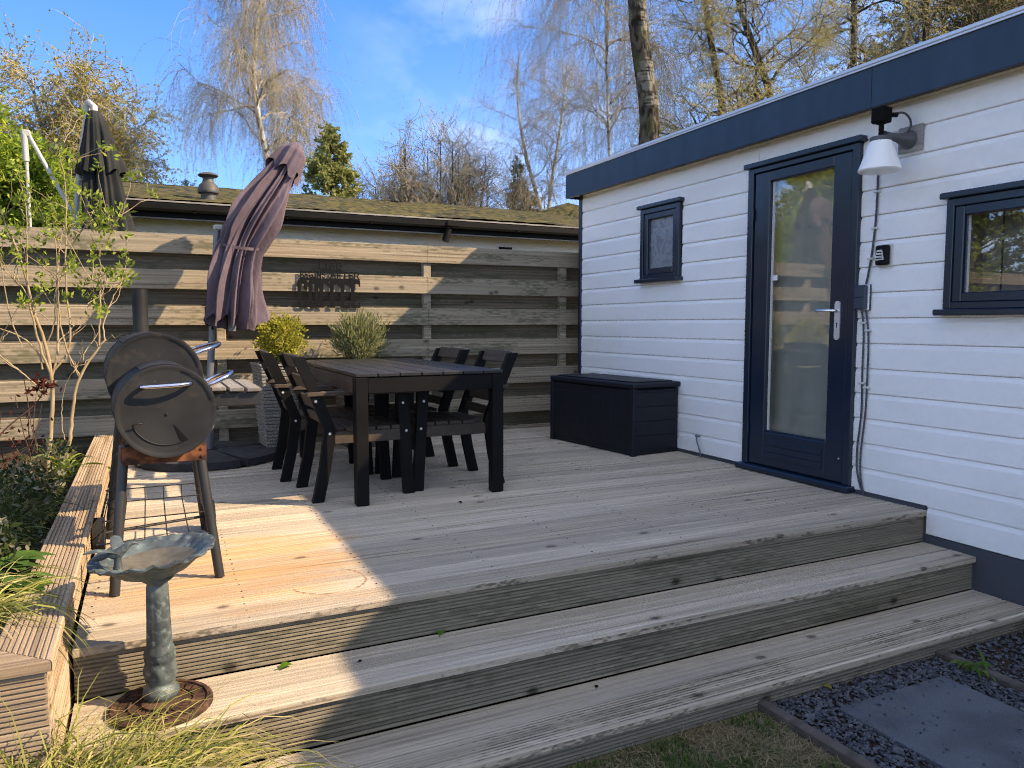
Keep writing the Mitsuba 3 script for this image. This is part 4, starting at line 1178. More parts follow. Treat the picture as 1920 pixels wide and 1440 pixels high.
SEDGE = [(.30, .30, .085), (.24, .25, .06), (.38, .36, .13), (.17, .20, .045), (.40, .33, .17)]
tuft('sedge_clump', 'yellow-green arching sedge clump in the bottom left corner before the steps', 'grass plant',
     [(-.14, 1.99, -.37), (-.24, 2.0, -.36), (-.05, 1.97, -.38), (-.33, 2.03, -.36), (.0, 1.93, -.40), (-.40, 2.02, -.36), (-.18, 1.90, -.37), (-.30, 1.88, -.36)], 5200, .60, SEDGE, 31, .0034, up=1.9, droop=1.15)
tuft('sedge_clump', 'yellow-green sedge hanging over the cap of the raised bed', 'grass plant', [(-.50, 2.62, .09), (-.52, 2.75, .09), (-.60, 2.55, .09)], 620, .40, SEDGE, 32, .0030, lean=(.25, -.1), droop=1.1)
tuft('sedge_clump', 'dark green fine sedge beside the planter cap behind the broad-leaved plant', 'grass plant', [(-.58, 4.0, .1), (-.68, 4.3, .1), (-.62, 3.7, .1), (-.8, 4.0, .1)], 700, .34, [(.06, .085, .025), (.10, .12, .04), (.16, .17, .06)], 33, .0028, lean=(.2, -.1))
tuft('iris_clump', 'fresh green sword leaves at the far end of the raised bed', 'plant', [(-.52, 5.55, .09), (-.48, 5.3, .09)], 46, .34, [(.17, .24, .035), (.24, .30, .05)], 34, .010, up=1.2, lean=(.35, -.1), droop=.9)

mv, mf = ico(1.0, (0, 0, 0), 3)
mv = mv * [.42, .22, .14] + [-.22, 1.86, -.49]
fbd = thing('flower_bed', kind='structure')
part(fbd, 'soil', (mv, mf), 'm_soil', True)

# broad-leaved plant
rng = np.random.default_rng(41)
bl = thing('broadleaf_plant', 'dark glossy broad-leaved plant in the raised bed, left edge', 'plant')
cvs = []
for k in range(15):
    az = rng.uniform(0, 2 * np.pi); el = rng.uniform(.15, .9)
    d = np.array([math.cos(az) * math.cos(el), math.sin(az) * math.cos(el), math.sin(el)])
    root = np.array([-.55, 2.98, .10]); st_ = root + d * rng.uniform(.08, .17) + [0, 0, .05]
    part(bl, 'stalk', tubes(np.array([root, (root + st_) / 2 + [0, 0, .015], st_]), np.full(3, .003), 5), 'm_stem')
    for a in np.linspace(-1.15, 1.15, 5):
        h = np.array([math.cos(az + a), math.sin(az + a), rng.normal(.15, .12)]); h = unit(h)
        L = .140 * (1 - .25 * abs(a)); side = unit(np.cross(h, [0, 0, 1.0])); up_ = np.cross(side, h)
        t_ = np.linspace(0, 1, 7)
        w = .030 * np.sin(np.pi * np.clip(t_ * .95 + .05, 0, 1)) ** .8
        c = st_ + t_[:, None] * h * L + (-.03 * t_ ** 2)[:, None] * np.array([0, 0, 1.0])
        v = np.stack([c - w[:, None] * side + .3 * w[:, None] * up_, c, c + w[:, None] * side + .3 * w[:, None] * up_], 1).reshape(-1, 3)
        f = []
        for m in range(6):
            f += [[3 * m, 3 * m + 1, 3 * m + 4], [3 * m, 3 * m + 4, 3 * m + 3], [3 * m + 1, 3 * m + 2, 3 * m + 5], [3 * m + 1, 3 * m + 5, 3 * m + 4]]
        cvs.append((v, np.array(f)))
        if a == 1.15:
            m_ = cat(cvs); cvs = []
            part(bl, 'leaf', m_, 'm_leaf', color=np.tile(np.array([(.065, .12, .028)]) * rng.uniform(.7, 1.5), (len(m_[0]), 1)))

# evergreen ground cover and red shoots
rng = np.random.default_rng(42)
gc = thing('ground_cover', 'dense dark green leafy ground cover filling the raised bed', 'ground cover', kind='stuff')
n = 9000
p = np.stack([rng.uniform(-1.5, -.43, n), rng.uniform(2.9, 5.3, n), .07 + .17 * rng.uniform(0, 1, n) ** .8], 1)
p[:, 2] *= 1 + .5 * np.sin(p[:, 0] * 9 + p[:, 1] * 6)
p[:, 2] = np.maximum(p[:, 2], .075)
v, f = leaves(p, unit(rng.normal(size=(n, 3)) + [0, 0, .4]), rng.uniform(.025, .05, n), .009, rng)
scene[gc] = mikit.ply((v, f), 'm_leaf', color=tones(n, [(.035, .05, .018), (.06, .08, .03), (.10, .11, .055), (.25, .25, .17)], rng))
rs = thing('red_shoots', 'thin bare twigs with dark red young leaves at the back of the bed', 'plant')
n = 13
b = np.stack([rng.uniform(-1.15, -.62, n), rng.uniform(5.3, 5.9, n), np.full(n, .08)], 1)
t_ = b + np.stack([rng.normal(0, .10, n), rng.normal(0, .08, n), rng.uniform(.15, .62, n)], 1)
P = b[:, None] + np.linspace(0, 1, 5)[None, :, None] * (t_ - b)[:, None] + rng.normal(size=(n, 5, 3)) * .008
part(rs, 'twig', tubes(P, np.linspace(.004, .002, 5), 5), 'm_twigred')
diffuse('m_twigred', (.075, .045, .034), .8, .2)
m = 260
k = rng.integers(n, size=m); u = rng.uniform(.0, 1, m) ** 2
p = b[k] + u[:, None] * (t_ - b)[k] + rng.normal(size=(m, 3)) * [.06, .05, .02]
p[:, 2] = np.maximum(p[:, 2], .08)
part(rs, 'foliage', leaves(p, unit(rng.normal(size=(m, 3)) + [0, 0, .4]), .035, .008, rng), 'm_leaf', color=tones(m, [(.075, .022, .018), (.11, .04, .03), (.05, .025, .018)], rng), stuff=True)
rl = thing('red_leaf_twig', 'single crooked twig with a tuft of dark red leaves', 'plant')
part(rl, 'twig', tubes(spline([(-.80, 5.45, .08), (-.74, 5.45, .45), (-.60, 5.44, .60), (-.585, 5.44, .68)], 14), np.linspace(.007, .003, 14), 6), 'm_twigred', True)
p = np.array([-.60, 5.44, .66]) + rng.normal(size=(60, 3)) * [.032, .025, .02]
part(rl, 'foliage', leaves(p, unit(rng.normal(size=(60, 3)) + [0, 0, .2]), .05, .010, rng), 'm_leaf', color=tones(60, [(.07, .02, .018), (.11, .04, .03)], rng), stuff=True)

# deciduous shrub against the fence: stems as seen, young leaves at their tips
rng = np.random.default_rng(43)
sb = thing('garden_shrub', 'tall multi-stemmed shrub with pale tan stems and fresh green leaf tufts', 'shrub')
STEMS = [([(-.592, .08), (-.565, .42), (-.55, .70), (-.58, .91), (-.64, 1.17), (-.70, 1.48), (-.76, 1.66), (-.78, 1.95)], .017, .004),
         ([(-.55, .70), (-.51, .91), (-.505, 1.2), (-.475, 1.55), (-.43, 1.78), (-.40, 2.05)], .009, .003),
         ([(-.55, .70), (-.635, 1.06), (-.65, 1.40), (-.635, 1.64), (-.665, 1.9)], .009, .003),
         ([(-.545, .74), (-.445, .92), (-.45, 1.2), (-.445, 1.48), (-.43, 1.75), (-.46, 2.1)], .008, .003),
         ([(-.54, .08), (-.445, .50), (-.395, .70), (-.285, .88), (-.245, .935)], .015, .008),
         ([(-.395, .70), (-.475, .93), (-.49, 1.2), (-.495, 1.57)], .007, .003),
         ([(-.285, .88), (-.265, 1.2), (-.255, 1.48), (-.26, 1.68)], .007, .0025),
         ([(-.25, .93), (-.225, 1.13), (-.17, 1.25), (-.11, 1.48)], .006, .0025),
         ([(-.50, .30), (-.42, .75), (-.37, .80)], .004, .002),
         ([(-.59, .58), (-.71, .73), (-.85, .88), (-1.0, 1.1)], .006, .003),
         ([(-.60, .75), (-.74, .97), (-.85, 1.02), (-.98, 1.3)], .007, .003),
         ([(-.58, .91), (-.52, 1.05), (-.49, 1.30), (-.40, 1.42)], .005, .002),
         ([(-.64, 1.17), (-.72, 1.3), (-.80, 1.4), (-.86, 1.62)], .005, .002),
         ([(-.51, .92), (-.42, 1.02), (-.33, 1.16), (-.30, 1.3)], .005, .002),
         ([(-.70, .9), (-.76, 1.15), (-.78, 1.4), (-.9, 1.8)], .005, .002),
         ([(-.47, 1.5), (-.54, 1.66), (-.60, 1.73)], .004, .002), ([(-.45, 1.48), (-.36, 1.62), (-.30, 1.68)], .004, .002), ([(-.26, 1.5), (-.18, 1.62), (-.14, 1.72)], .004, .002)]
lp, ld = [], []
for n_, (pts, r0, r1) in enumerate(STEMS):
    pts = np.array(pts); yy = 5.5 + .05 * np.sin(n_ * 2.1) * np.linspace(0, 1, len(pts)) * 2
    if n_ in (0, 4): yy = np.full(len(pts), 5.5)
    P = spline(np.stack([pts[:, 0], yy, pts[:, 1]], 1), 24) + rng.normal(size=(24, 3)) * .002
    part(sb, 'stem', tubes(P, np.linspace(r0 * .85, r1 * .8, 24), 8), 'm_stem', True)
    if n_ not in (4, 8):
        for t in (1.0, .88, .74, .60):
            k = int(t * 23)
            if P[k, 2] < 1.05: continue
            if t < .8 and rng.uniform() < .35: continue
            e = P[k] + (rng.normal(size=3) * [.05, .05, .02] if t < 1 else 0)
            lp.append(np.repeat(e[None], 16, 0) + rng.normal(size=(16, 3)) * [.022, .022, .030]); ld.append(unit(rng.normal(size=(16, 3)) * [.8, .8, .5] + [0, 0, .75]))
for k in range(75):      # thin side twigs, each with its tuft
    s = STEMS[rng.integers(len(STEMS))][0]; a = np.array(s[rng.integers(1, len(s))])
    if a[1] < .7: continue
    P0 = np.array([a[0], 5.5 + rng.normal() * .05, a[1]]); d = unit(rng.normal(size=3) * [.6, .6, .3] + [0, 0, .8]); L = rng.uniform(.12, .42)
    P = P0 + np.linspace(0, 1, 6)[:, None] * d * L + rng.normal(size=(6, 3)) * .006
    part(sb, 'twig', tubes(P, np.linspace(.003, .0015, 6), 4), 'm_stem') if k % 5 == 0 else lp and cvs.append(tubes(P, np.linspace(.003, .0015, 6), 4))
    if P[-1, 2] > 1.1:
        lp.append(np.repeat(P[-1:], 11, 0) + rng.normal(size=(11, 3)) * .018); ld.append(unit(rng.normal(size=(11, 3)) * [.8, .8, .5] + [0, 0, .7]))
part(sb, 'fine_twigs', cat(cvs), 'm_stem', stuff=True); cvs = []
lp, ld = np.vstack(lp), np.vstack(ld); n = len(lp)
part(sb, 'foliage', leaves(lp, ld, rng.uniform(.03, .055, n), .010, rng), 'm_leaf', color=tones(n, [(.24, .31, .04), (.17, .24, .035), (.33, .38, .08)], rng), stuff=True)

# ================================================================== LAWN AND GRAVEL BED
rng = np.random.default_rng(51)
EX1, EX2 = 2.10, 3.13
ed = thing('edging_board', 'weathered timber edging board between lawn and gravel', 'edging')
scene[ed] = mikit.ply(xf(box(-.022, .022, -3.2, .002, GZ - .05, -.424, .006), rotz(.02), (EX1, 2.113, 0)), 'm_edging')
ed = thing('edging_board', 'timber edging board across the gravel bed beyond the dark paving slab', 'edging')
scene[ed] = mikit.ply(xf(box(-.022, .022, -3.0, .002, GZ - .05, -.424, .006), rotz(-.02), (EX2 + .02, 2.113, 0)), 'm_edging')
gvx0 = EX1 + .03
part('', 'gravel_bed', box(gvx0, XW - .006, -1.2, 2.112, GZ - .04, GZ + .006, .002), 'm_soil')
labels['gravel_bed'] = {'kind': 'structure'}
TILE = (2.335, 2.945, 1.36, 1.955)
tl = thing('paving_slab', 'square dark grey granular paving slab lying in the slate gravel', 'paving slab')
scene[tl] = mikit.ply(box(TILE[0], TILE[1], TILE[2], TILE[3], GZ - .02, -.434, .004), 'm_tile')
tl = thing('paving_slab', 'next dark paving slab towards the viewer, cut by the frame', 'paving slab')
scene[tl] = mikit.ply(box(TILE[0] + .005, TILE[1] + .005, .62, 1.22, GZ - .02, -.436, .004), 'm_tile')
base = trimesh.creation.icosahedron(); bvv, bff = np.array(base.vertices), np.array(base.faces)
ST = []
n = 9500
px = np.where(rng.uniform(size=n) < .8, rng.uniform(gvx0 + .005, EX2 - .02, n), rng.uniform(EX2 + .05, XW - .03, n)); py = rng.uniform(.9, 2.105, n)
ok = ~((px > TILE[0] - .004) & (px < TILE[1] + .006) & (((py > TILE[2] - .004) & (py < TILE[3] + .004)) | ((py > .61) & (py < 1.225))))
px, py = px[ok], py[ok]; n = len(px)
V = bvv[None] * (1 + .28 * rng.normal(size=(n, 12, 1))) * np.stack([rng.uniform(.004, .015, n), rng.uniform(.004, .011, n), rng.uniform(.003, .006, n)], 1)[:, None]
an = rng.uniform(0, 6.28, n); ca, sa = np.cos(an), np.sin(an); tx = rng.normal(0, .45, n)
V = np.stack([V[..., 0], V[..., 1] * np.cos(tx)[:, None] - V[..., 2] * np.sin(tx)[:, None], V[..., 1] * np.sin(tx)[:, None] + V[..., 2] * np.cos(tx)[:, None]], -1)
V = np.stack([V[..., 0] * ca[:, None] - V[..., 1] * sa[:, None], V[..., 0] * sa[:, None] + V[..., 1] * ca[:, None], V[..., 2]], -1)
V += np.stack([px, py, GZ + .010 + rng.uniform(0, .010, n)], 1)[:, None]
gk = thing('slate_gravel', 'dark blue-grey slate chippings around the paving slabs', 'gravel', kind='stuff')
scene[gk] = mikit.ply((V.reshape(-1, 3), (bff[None] + (np.arange(n) * 12)[:, None, None]).reshape(-1, 3)), 'm_slate')

k = rng.choice(n, 70, replace=False)
SP = V[k] - V[k].mean(1, keepdims=True)
SP = SP * .6 + np.stack([rng.uniform(TILE[0] + .01, TILE[1] - .01, 70), TILE[3] - .01 - (TILE[3] - TILE[2]) * rng.uniform(0, 1, 70) ** 1.6, np.full(70, -.4305)], 1)[:, None]
gs = thing('grit', 'a few small slate chips scattered on top of the dark paving slab', 'gravel', kind='stuff')
scene[gs] = mikit.ply((SP.reshape(-1, 3), (bff[None] + (np.arange(70) * 12)[:, None, None]).reshape(-1, 3)), 'm_slate')

# lawn blades, green patches among dead straw
n = 30000
b = np.stack([rng.uniform(.2, EX1 - .03, n), rng.uniform(.9, 2.09, n), np.full(n, GZ)], 1)
gn = np_noise(b[:, 0] * 5 + 30, b[:, 1] * 5, b[:, 0] * 0) * .6 + np_noise(b[:, 0] * 14 + 30, b[:, 1] * 14, b[:, 0] * 0) * .4
live = gn + rng.normal(0, .10, n) > .50
az = rng.uniform(0, 6.28, n); tl_ = np.where(live, rng.uniform(.2, .9, n), rng.uniform(.9, 1.5, n))
d = np.stack([np.cos(az) * np.sin(tl_), np.sin(az) * np.sin(tl_), np.cos(tl_)], 1)
L = np.where(live, rng.uniform(.012, .045, n), rng.uniform(.015, .05, n))
b[:, 2] += np.where(live, 0, rng.uniform(.001, .012, n))
t_ = np.array([0, .5, 1.0])
P = b[:, None] + t_[None, :, None] * d[:, None] * L[:, None, None]; P[:, 2, 2] -= L * .22
W = np.array([1, .8, .1])[None] * np.full((n, 1), .0016)
v, f = ribbon(P, W, unit(np.cross(d, [0, 0, 1.0]) + 1e-6))
cl = np.where(live[:, None], np.array([(.07, .115, .025)]), np.array([(.27, .215, .12)])) * rng.uniform(.5, 1.35, (n, 1))
lg = thing('lawn_grass', 'short patchy lawn of green blades and dead straw below the steps', 'grass', kind='stuff')
scene[lg] = mikit.ply((v, f), 'm_grass', color=np.repeat(cl, 6, 0))
# weed beside the second edging
wd = tuft('weed', 'small green weed growing beside the timber edging in the gravel', 'weed', [(EX2 - .02, 1.93, -.43)], 16, .125, [(.085, .14, .03), (.13, .18, .05)], 52, .009, up=.7, droop=1.1)


def flat_leaf(c, L, W, az, col, lab, dead=False, tilt=.12):
    t = np.linspace(0, 1, 9); w = W * np.sin(np.pi * t ** .8)
    curl = .10 * L * np.sin(t * 3.0)
    v = np.stack([np.stack([t * L, -w, curl + .35 * w], 1), np.stack([t * L, 0 * w, curl], 1), np.stack([t * L, w, curl + .35 * w], 1)], 1).reshape(-1, 3)
    f = []
    for m in range(8):
        f += [[3 * m, 3 * m + 1, 3 * m + 4], [3 * m, 3 * m + 4, 3 * m + 3], [3 * m + 1, 3 * m + 2, 3 * m + 5], [3 * m + 1, 3 * m + 5, 3 * m + 4]]
    ca, sa = math.cos(tilt), math.sin(tilt)
    v = v @ np.array([[ca, 0, sa], [0, 1, 0], [-sa, 0, ca]])
    st = tubes(np.array([[-.35 * L, 0, .002], [-.15 * L, 0, .002], [0, 0, .001]]), np.full(3, .0011), 5)
    v, f = cat([(v, np.array(f)), st])
    v = v @ rotz(az).T; v[:, 2] -= v[:, 2].min() - .0006
    k = thing('fallen_leaf', lab, 'leaf')
    scene[k] = mikit.ply((v + np.array(c), f), 'm_leaf', color=np.tile(np.array([col]), (len(v), 1)))


flat_leaf((.375, 2.655, -.178), .050, .020, .1, (.10, .20, .02), 'bright green leaf lying on the sunlit part of the middle step')
flat_leaf((.985, 2.68, -.178), .045, .017, 1.0, (.10, .19, .03), 'green leaf lying on the shaded middle step against its riser')
flat_leaf((2.45, 2.08, -.445), .045, .018, 2.2, (.30, .28, .06), 'yellow leaf on the slate gravel against the lowest riser')
flat_leaf((.64, 2.59, -.178), .018, .007, .3, (.025, .018, .012), 'small dark dead leaf on the middle step')
flat_leaf((1.50, 2.36, -.357), .018, .008, .9, (.03, .022, .016), 'small dark dead leaf on the lowest step')
flat_leaf((1.60, 3.98, 0), .03, .010, 1.9, (.03, .022, .016), 'small dark dead leaf on the deck before the table')


# ================================================================== TREES
def grow(rng, start, d, L, n, wig, grav):
    M = len(start); P = np.zeros((M, n, 3)); P[:, 0] = start; d = unit(d)
    gr_ = np.broadcast_to(grav, (M,))
    for k in range(1, n):
        d = unit(d + wig * rng.normal(size=(M, 3)) - np.array([0, 0, 1.0]) * gr_[:, None])
        P[:, k] = P[:, k - 1] + d * (np.broadcast_to(L, (M,)) / (n - 1))[:, None]
    return P


def on(rng, P, k, a, b, pw=1.0):
    """k random points on the polylines P: positions, tangents, line index, t."""
    M, N = P.shape[:2]
    w = np.linalg.norm(P[:, -1] - P[:, 0], axis=1) + .05
    m = rng.choice(M, k, p=w / w.sum()); t = a + (b - a) * rng.uniform(0, 1, k) ** pw
    x = t * (N - 1); i_ = np.minimum(x.astype(int), N - 2); fr = (x - i_)[:, None]
    return P[m, i_] * (1 - fr) + P[m, i_ + 1] * fr, unit(P[m, i_ + 1] - P[m, i_]), m, t


def child(rng, tan, ang):
    n = len(tan); s = unit(np.cross(tan, rng.normal(size=(n, 3))))
    a = np.broadcast_to(ang, (n,))[:, None]
    return tan * np.cos(a) + s * np.sin(a)


def tree(name, lab, trunks, seed, limbs=(30, .3, 1.0, 1.0, 2.4, .9, .02), subs=(160, .5, 1.0, .8, .01), twigs=(1500, .7, 1.6, .16), r=(.18, .03), limb_r=.04, twig_r=.006, leaf=None, bark='m_bark', twigmat='m_twig', wig=.16, category='tree', group=None, sides=10, up=0.0):
    rng = np.random.default_rng(seed)
    t = thing(name, lab, category, group)
    TR = np.stack([spline(p, 28) for p in trunks])
    tr_ = np.stack([np.linspace(r[0], r[1], 28)] * len(trunks))
    part(t, 'trunk', tubes(TR, tr_, sides), bark, True)
    k, a, b, l0, l1, ang, gv_ = limbs
    p, tan, m, tt = on(rng, TR, k, a, b)
    shape = np.interp(tt, [a, a + .25 * (b - a), b], [.8, 1, .35])
    L1 = grow(rng, p, child(rng, tan, ang + .2 * rng.normal(size=k)) + [0, 0, up], rng.uniform(l0, l1, k) * shape, 12, wig, gv_)
    R1 = np.linspace(1, .25, 12)[None] * (limb_r * shape)[:, None]
    k, a, ang, l1, gv_ = subs
    p, tan, m, tt = on(rng, L1, k, .25, 1)
    L2 = grow(rng, p, child(rng, tan, ang), rng.uniform(.4, 1, k) * l1, 8, wig * 1.2, gv_)
    R2 = np.linspace(1, .4, 8)[None] * np.full((k, 1), limb_r * .36)
    part(t, 'limbs', cat([tubes(L1, R1, 6), tubes(L2, R2, 5)]), bark, True, stuff=True)
    k, l0, l1, gv_ = twigs
    pool = np.concatenate([L2, L1[:, ::1][:, np.linspace(3, 11, 8).astype(int)]])
    p, tan, m, tt = on(rng, pool, k, .15, 1)
    L3 = grow(rng, p, child(rng, tan, .7), rng.uniform(l0, l1, k), 9, .12, gv_ * rng.uniform(.5, 1.3, k))
    tw = tubes(L3, np.linspace(1, .5, 9)[None] * np.full((k, 1), twig_r), 3)
    part(t, 'twigs', tw, twigmat, stuff=True)
    if leaf:
        n, ln, wd_, cols, mat = leaf
        p, tan, m, tt = on(rng, L3, n, .1, 1)
        part(t, 'foliage', leaves(p + rng.normal(size=(n, 3)) * .02, unit(tan + .8 * rng.normal(size=(n, 3))), ln * rng.uniform(.6, 1.3, n), wd_, rng), mat, color=tones(n, cols, rng), stuff=True)
    return t


BUD = [(.28, .26, .10), (.34, .31, .13), (.22, .18, .09), (.32, .26, .14)]
# tall weeping birch in the left half
tree('weeping_birch', 'tall weeping birch with hanging twigs behind the bungalow, left of the purple parasol', [[(3.95, 26, GZ), (3.88, 26, 4), (3.70, 26, 6.4), (3.36, 26, 8.7), (3.5, 26, 10.5), (3.7, 26, 12.2), (3.75, 26, 14.2)]], 61,
     limbs=(46, .42, .99, 1.4, 3.3, .80, .02), subs=(240, .6, .9, 1.0, .08), twigs=(3500, .8, 2.4, .50), r=(.15, .03), limb_r=.036, twig_r=.0048, leaf=(42000, .045, .012, BUD, 'm_leaf'), bark='m_birch')
# big near birch over the cabin roof
tree('roadside_birch', 'thick rough-barked birch trunk rising straight behind the cabin roof', [[(10.1, 14, GZ), (10.12, 14, 3), (10.13, 14, 4.9), (10.15, 14, 5.6), (9.98, 14, 6.6), (9.80, 14, 7.6), (9.77, 14, 8.6), (9.9, 14, 11), (10.0, 14, 14)]], 62,
     limbs=(26, .62, 1.0, 2.0, 4.2, 1.0, .03), subs=(170, .6, .9, 1.5, .06), twigs=(1200, 1.2, 3.6, .48), r=(.28, .14), limb_r=.045, twig_r=.0038, leaf=(18000, .030, .008, BUD, 'm_leaf'), bark='m_bark', sides=16)
tree('weeping_birch', 'weeping birch whose long hanging twigs fill the sky left of the thick trunk', [[(12.6, 19, GZ), (12.5, 19, 4), (12.3, 19, 7), (12.2, 19, 10), (12.2, 19, 13)]], 63,
     limbs=(36, .5, 1.0, 1.8, 3.6, .95, .03), subs=(190, .6, .9, 1.4, .06), twigs=(1700, 1.2, 3.6, .5), r=(.07, .02), limb_r=.030, twig_r=.0046, leaf=(24000, .038, .010, [(.36, .34, .11), (.28, .26, .09), (.40, .36, .15)], 'm_leaf'), bark='m_birch')
# twin-stemmed slender birch
tree('twin_birch', 'slender two-stemmed birch in front of blue sky, left of the cabin roof', [[(12.0, 22, GZ), (11.75, 22, 4.6), (11.1, 22, 6.6), (10.85, 22, 8.0), (10.9, 22, 9.6)], [(12.05, 22, GZ), (11.95, 22, 4.6), (12.25, 22, 6.6), (12.5, 22, 8.2), (12.45, 22, 9.4)]], 64,
     limbs=(34, .45, .98, .8, 2.0, .65, .0), subs=(150, .6, .8, .9, .02), twigs=(1700, .4, 1.2, .13), r=(.11, .02), limb_r=.026, twig_r=.0048, leaf=(2500, .028, .007, BUD, 'm_leaf'), bark='m_birch')
# bare multi-stemmed bushy trees in the middle
for s_, x0, y0_, h, lab in ((71, 7.2, 20, 6.0, 'bare round-headed shrubby tree above the middle of the mossy roof'), (72, 5.9, 21, 4.9, 'low bare bush right of the ivy-clad tree'), (73, 9.2, 21, 5.4, 'bare twiggy bush below the two-stemmed birch')):
    rg = np.random.default_rng(s_)
    tr_ = []
    for k in range(9):
        a = rg.uniform(-1, 1, 2) * [1.5, .7]
        tr_.append([(x0 + a[0] * .15, y0_ + a[1] * .2, GZ), (x0 + a[0] * .4, y0_ + a[1] * .6, 1.6), (x0 + a[0] * .8, y0_ + a[1], 3.2), (x0 + a[0] * 1.15, y0_ + a[1] * 1.2, h - .25 * abs(a[0]))])
    tree('bare_tree', lab, tr_, s_, limbs=(130, .35, 1.0, .5, 1.4, .6, -.02), subs=(700, .6, .7, .9, -.03), twigs=(3000, .3, 1.0, -.03), r=(.06, .012), limb_r=.020, twig_r=.0062, leaf=(9000, .05, .012, [(.32, .28, .09), (.38, .31, .13), (.25, .20, .10)], 'm_leaf'))
# right-hand garden trees, seen over the cabin roof
RT = [('crooked_tree', 'crooked bare tree with olive moss, first right of the thick birch trunk', [[(12.2, 14, GZ), (12.3, 14, 4), (12.25, 14, 5.8), (11.9, 14, 7.2), (11.6, 14, 9)]], 81),
      ('crooked_tree', 'leaning mossy tree with twisted limbs behind the middle of the cabin roof', [[(13.9, 14, GZ), (13.85, 14, 5), (13.7, 14, 6.4), (13.2, 14, 7.4), (12.7, 14, 8.3), (12.6, 14, 10)]], 82),
      ('crooked_tree', 'dark straight trunk with spreading bare limbs behind the right part of the roof', [[(16.5, 14, GZ), (16.5, 14, 6), (16.45, 14, 7.7), (16.4, 14, 9.2), (16.6, 14, 12)]], 83)]
for n_, lab, tr_, s_ in RT:
    tree(n_, lab, tr_, s_, limbs=(18, .45, 1.0, 1.2, 3.0, .95, -.01), subs=(95, .6, .9, 1.3, .0), twigs=(1300, .4, 1.3, .07), r=(.13, .06), limb_r=.042, twig_r=.0042, leaf=(20000, .042, .013, [(.36, .34, .08), (.28, .27, .08), (.42, .37, .14)], 'm_leaf'), wig=.26)
tree('beech', 'tree with clinging brown and green leaves in the upper right corner', [[(19.5, 14, GZ), (19.5, 14, 5), (19.3, 14, 8), (19.0, 14, 10.5), (18.9, 14, 13)], [(19.6, 14, GZ), (20.2, 14, 6), (21.5, 14, 9.2), (23, 14, 11)]], 84,
     limbs=(46, .4, 1.0, 1.6, 3.6, .9, .0), subs=(300, .6, .9, 1.4, .0), twigs=(3600, .4, 1.2, .03), r=(.2, .07), limb_r=.06, twig_r=.006, leaf=(42000, .085, .026, [(.13, .10, .06), (.09, .11, .035), (.22, .17, .11), (.06, .085, .025)], 'm_leaf'), wig=.22)


def conifer(name, lab, x, y, h, rad, n, cols, seed, ln=.07, wd=.011, z0=GZ, droop=.25, fine=1.0, pw=.8, fans=True, mat='m_needle'):
    rng = np.random.default_rng(seed)
    t = thing(name, lab, 'tree')
    part(t, 'trunk', cyl((x, y, z0), (x, y, z0 + h * .97), rad * .06 + .02, 10, .01), 'm_bark')
    nb_ = int(220 * fine)
    u = rng.uniform(0, 1, nb_) ** .85
    az = rng.uniform(0, 6.28, nb_)
    R = rad * (1 - u) ** pw * rng.uniform(.65, 1.1, nb_) + .05
    d = np.stack([np.cos(az), np.sin(az), rng.uniform(.1, .5, nb_)], 1)
    P = grow(rng, np.stack([np.full(nb_, x), np.full(nb_, y), z0 + h * (.04 + .94 * u)], 1), d, R, 9, .10, droop * .12)
    part(t, 'limbs', tubes(P, np.linspace(1, .2, 9)[None] * np.full((nb_, 1), .012 * rad + .004), 4), 'm_twigdark', stuff=True)
    p, tan, m, tt = on(rng, P, n // 14, .25, 1.0, .7)
    S = grow(rng, p, child(rng, tan, .75) + [0, 0, .1], (.10 + .16 * rad * rng.uniform(.3, 1, len(p)) * .5), 6, .12, .03)
    q_, tan, m, tt = on(rng, S, n, .0, 1.0)
    part(t, 'foliage', leaves(q_ + rng.normal(size=(n, 3)) * .012, unit(tan * 1.2 + .75 * rng.normal(size=(n, 3))), ln * rng.uniform(.6, 1.3, n), wd, rng), mat, color=tones(n, cols, rng), stuff=True)
    return t


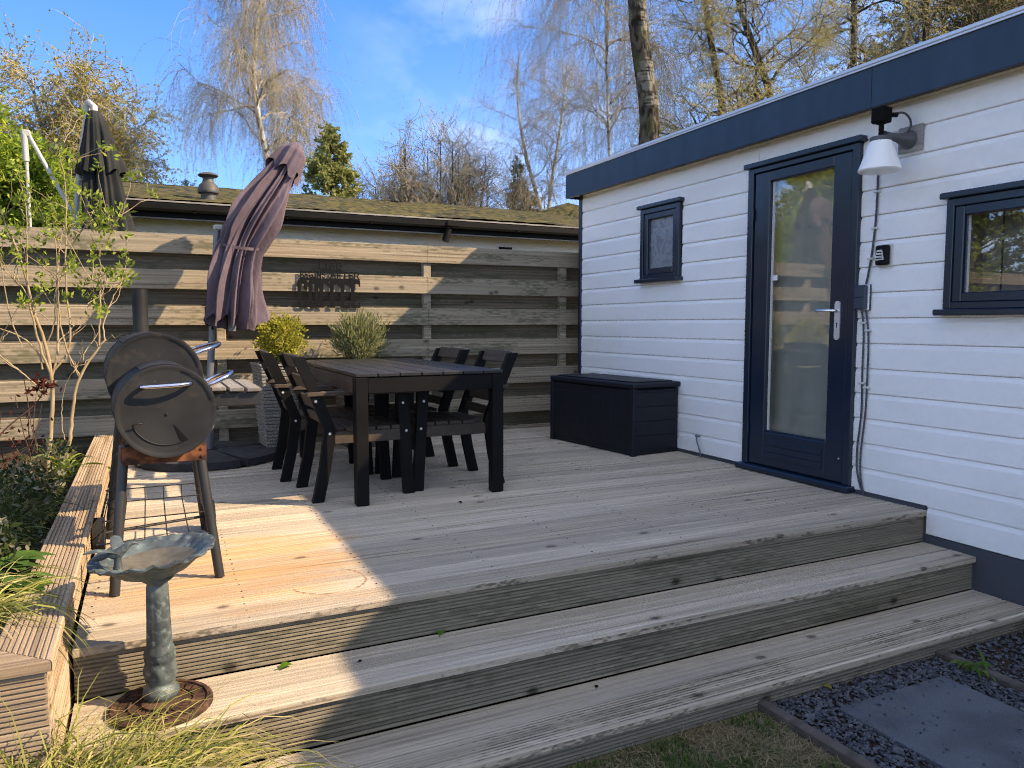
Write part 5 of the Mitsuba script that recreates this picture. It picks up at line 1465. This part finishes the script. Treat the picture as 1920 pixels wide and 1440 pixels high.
conifer('hedge_conifer', 'bushy bright green conifer at the left edge behind the fence', -1.75, 8.5, 4.3, 1.55, 110000, [(.26, .35, .045), (.34, .41, .05), (.18, .26, .04), (.42, .45, .07)], 91, .065, .011, fine=2.0, pw=.6, mat='m_leaf')
conifer('hedge_conifer', 'lower green conifer beside it, behind the tan-stemmed shrub', -.98, 8.1, 3.15, .95, 60000, [(.24, .33, .045), (.33, .40, .05), (.17, .25, .04)], 92, .065, .011, fine=1.4, pw=.5, mat='m_leaf')
conifer('hedge_conifer', 'feathery conifer top at the far left edge of the picture', -2.5, 9.2, 5.9, 1.2, 26000, [(.08, .11, .025), (.12, .15, .035)], 93, .07, .010, fine=1.0)
conifer('ivy_tree', 'ivy-covered conical tree just right of the purple parasol', 3.55, 16, 5.6, 1.35, 30000, [(.25, .28, .085), (.34, .35, .12), (.18, .20, .07), (.40, .40, .16)], 94, .085, .026, fine=1.2, pw=.72, mat='m_leaf')
conifer('dark_spruce', 'taller of the two narrow dark spruces beyond the bungalow roof', 13.8, 28, 8.3, 1.2, 22000, [(.018, .032, .018), (.03, .045, .022)], 95, .12, .022)
conifer('dark_spruce', 'shorter narrow dark spruce right of its twin', 14.75, 28.4, 7.0, 1.1, 18000, [(.018, .032, .018), (.03, .045, .022)], 96, .12, .022)
conifer('blue_cedar', 'low pale blue-green cedar top right of the black parasol', .95, 19, 4.75, 1.4, 9000, [(.09, .12, .10), (.13, .15, .12)], 97, .07, .010, fine=.5)
tree('larch', 'yellow-brown feathery larch behind the black parasol', [[(-1.2, 20, GZ), (-1.25, 20, 3), (-1.2, 20, 5), (-1.15, 20, 6.6)], [(-1.4, 20, 2.0), (-1.5, 20, 4), (-2.0, 20, 5.6), (-2.1, 20, 6.4)], [(-1.0, 20, 1.5), (-.6, 20, 3.6), (-.35, 20, 5.2), (-.3, 20, 5.9)]], 98,
     limbs=(120, .3, 1.0, .7, 1.7, 1.0, .01), subs=(500, .6, .8, .9, .02), twigs=(5200, .3, 1.0, .10), r=(.12, .02), limb_r=.024, twig_r=.006, leaf=(48000, .065, .019, [(.38, .33, .07), (.30, .28, .07), (.44, .38, .10), (.22, .20, .06)], 'm_leaf'), bark='m_birch')

conifer('garden_conifer', 'broad dark garden conifer left of the terrace, seen mirrored in the right window', -6.3, 9.0, 5.2, 1.5, 30000, [(.07, .10, .025), (.11, .14, .035)], 99, .09, .018, fine=1.0, pw=.6)
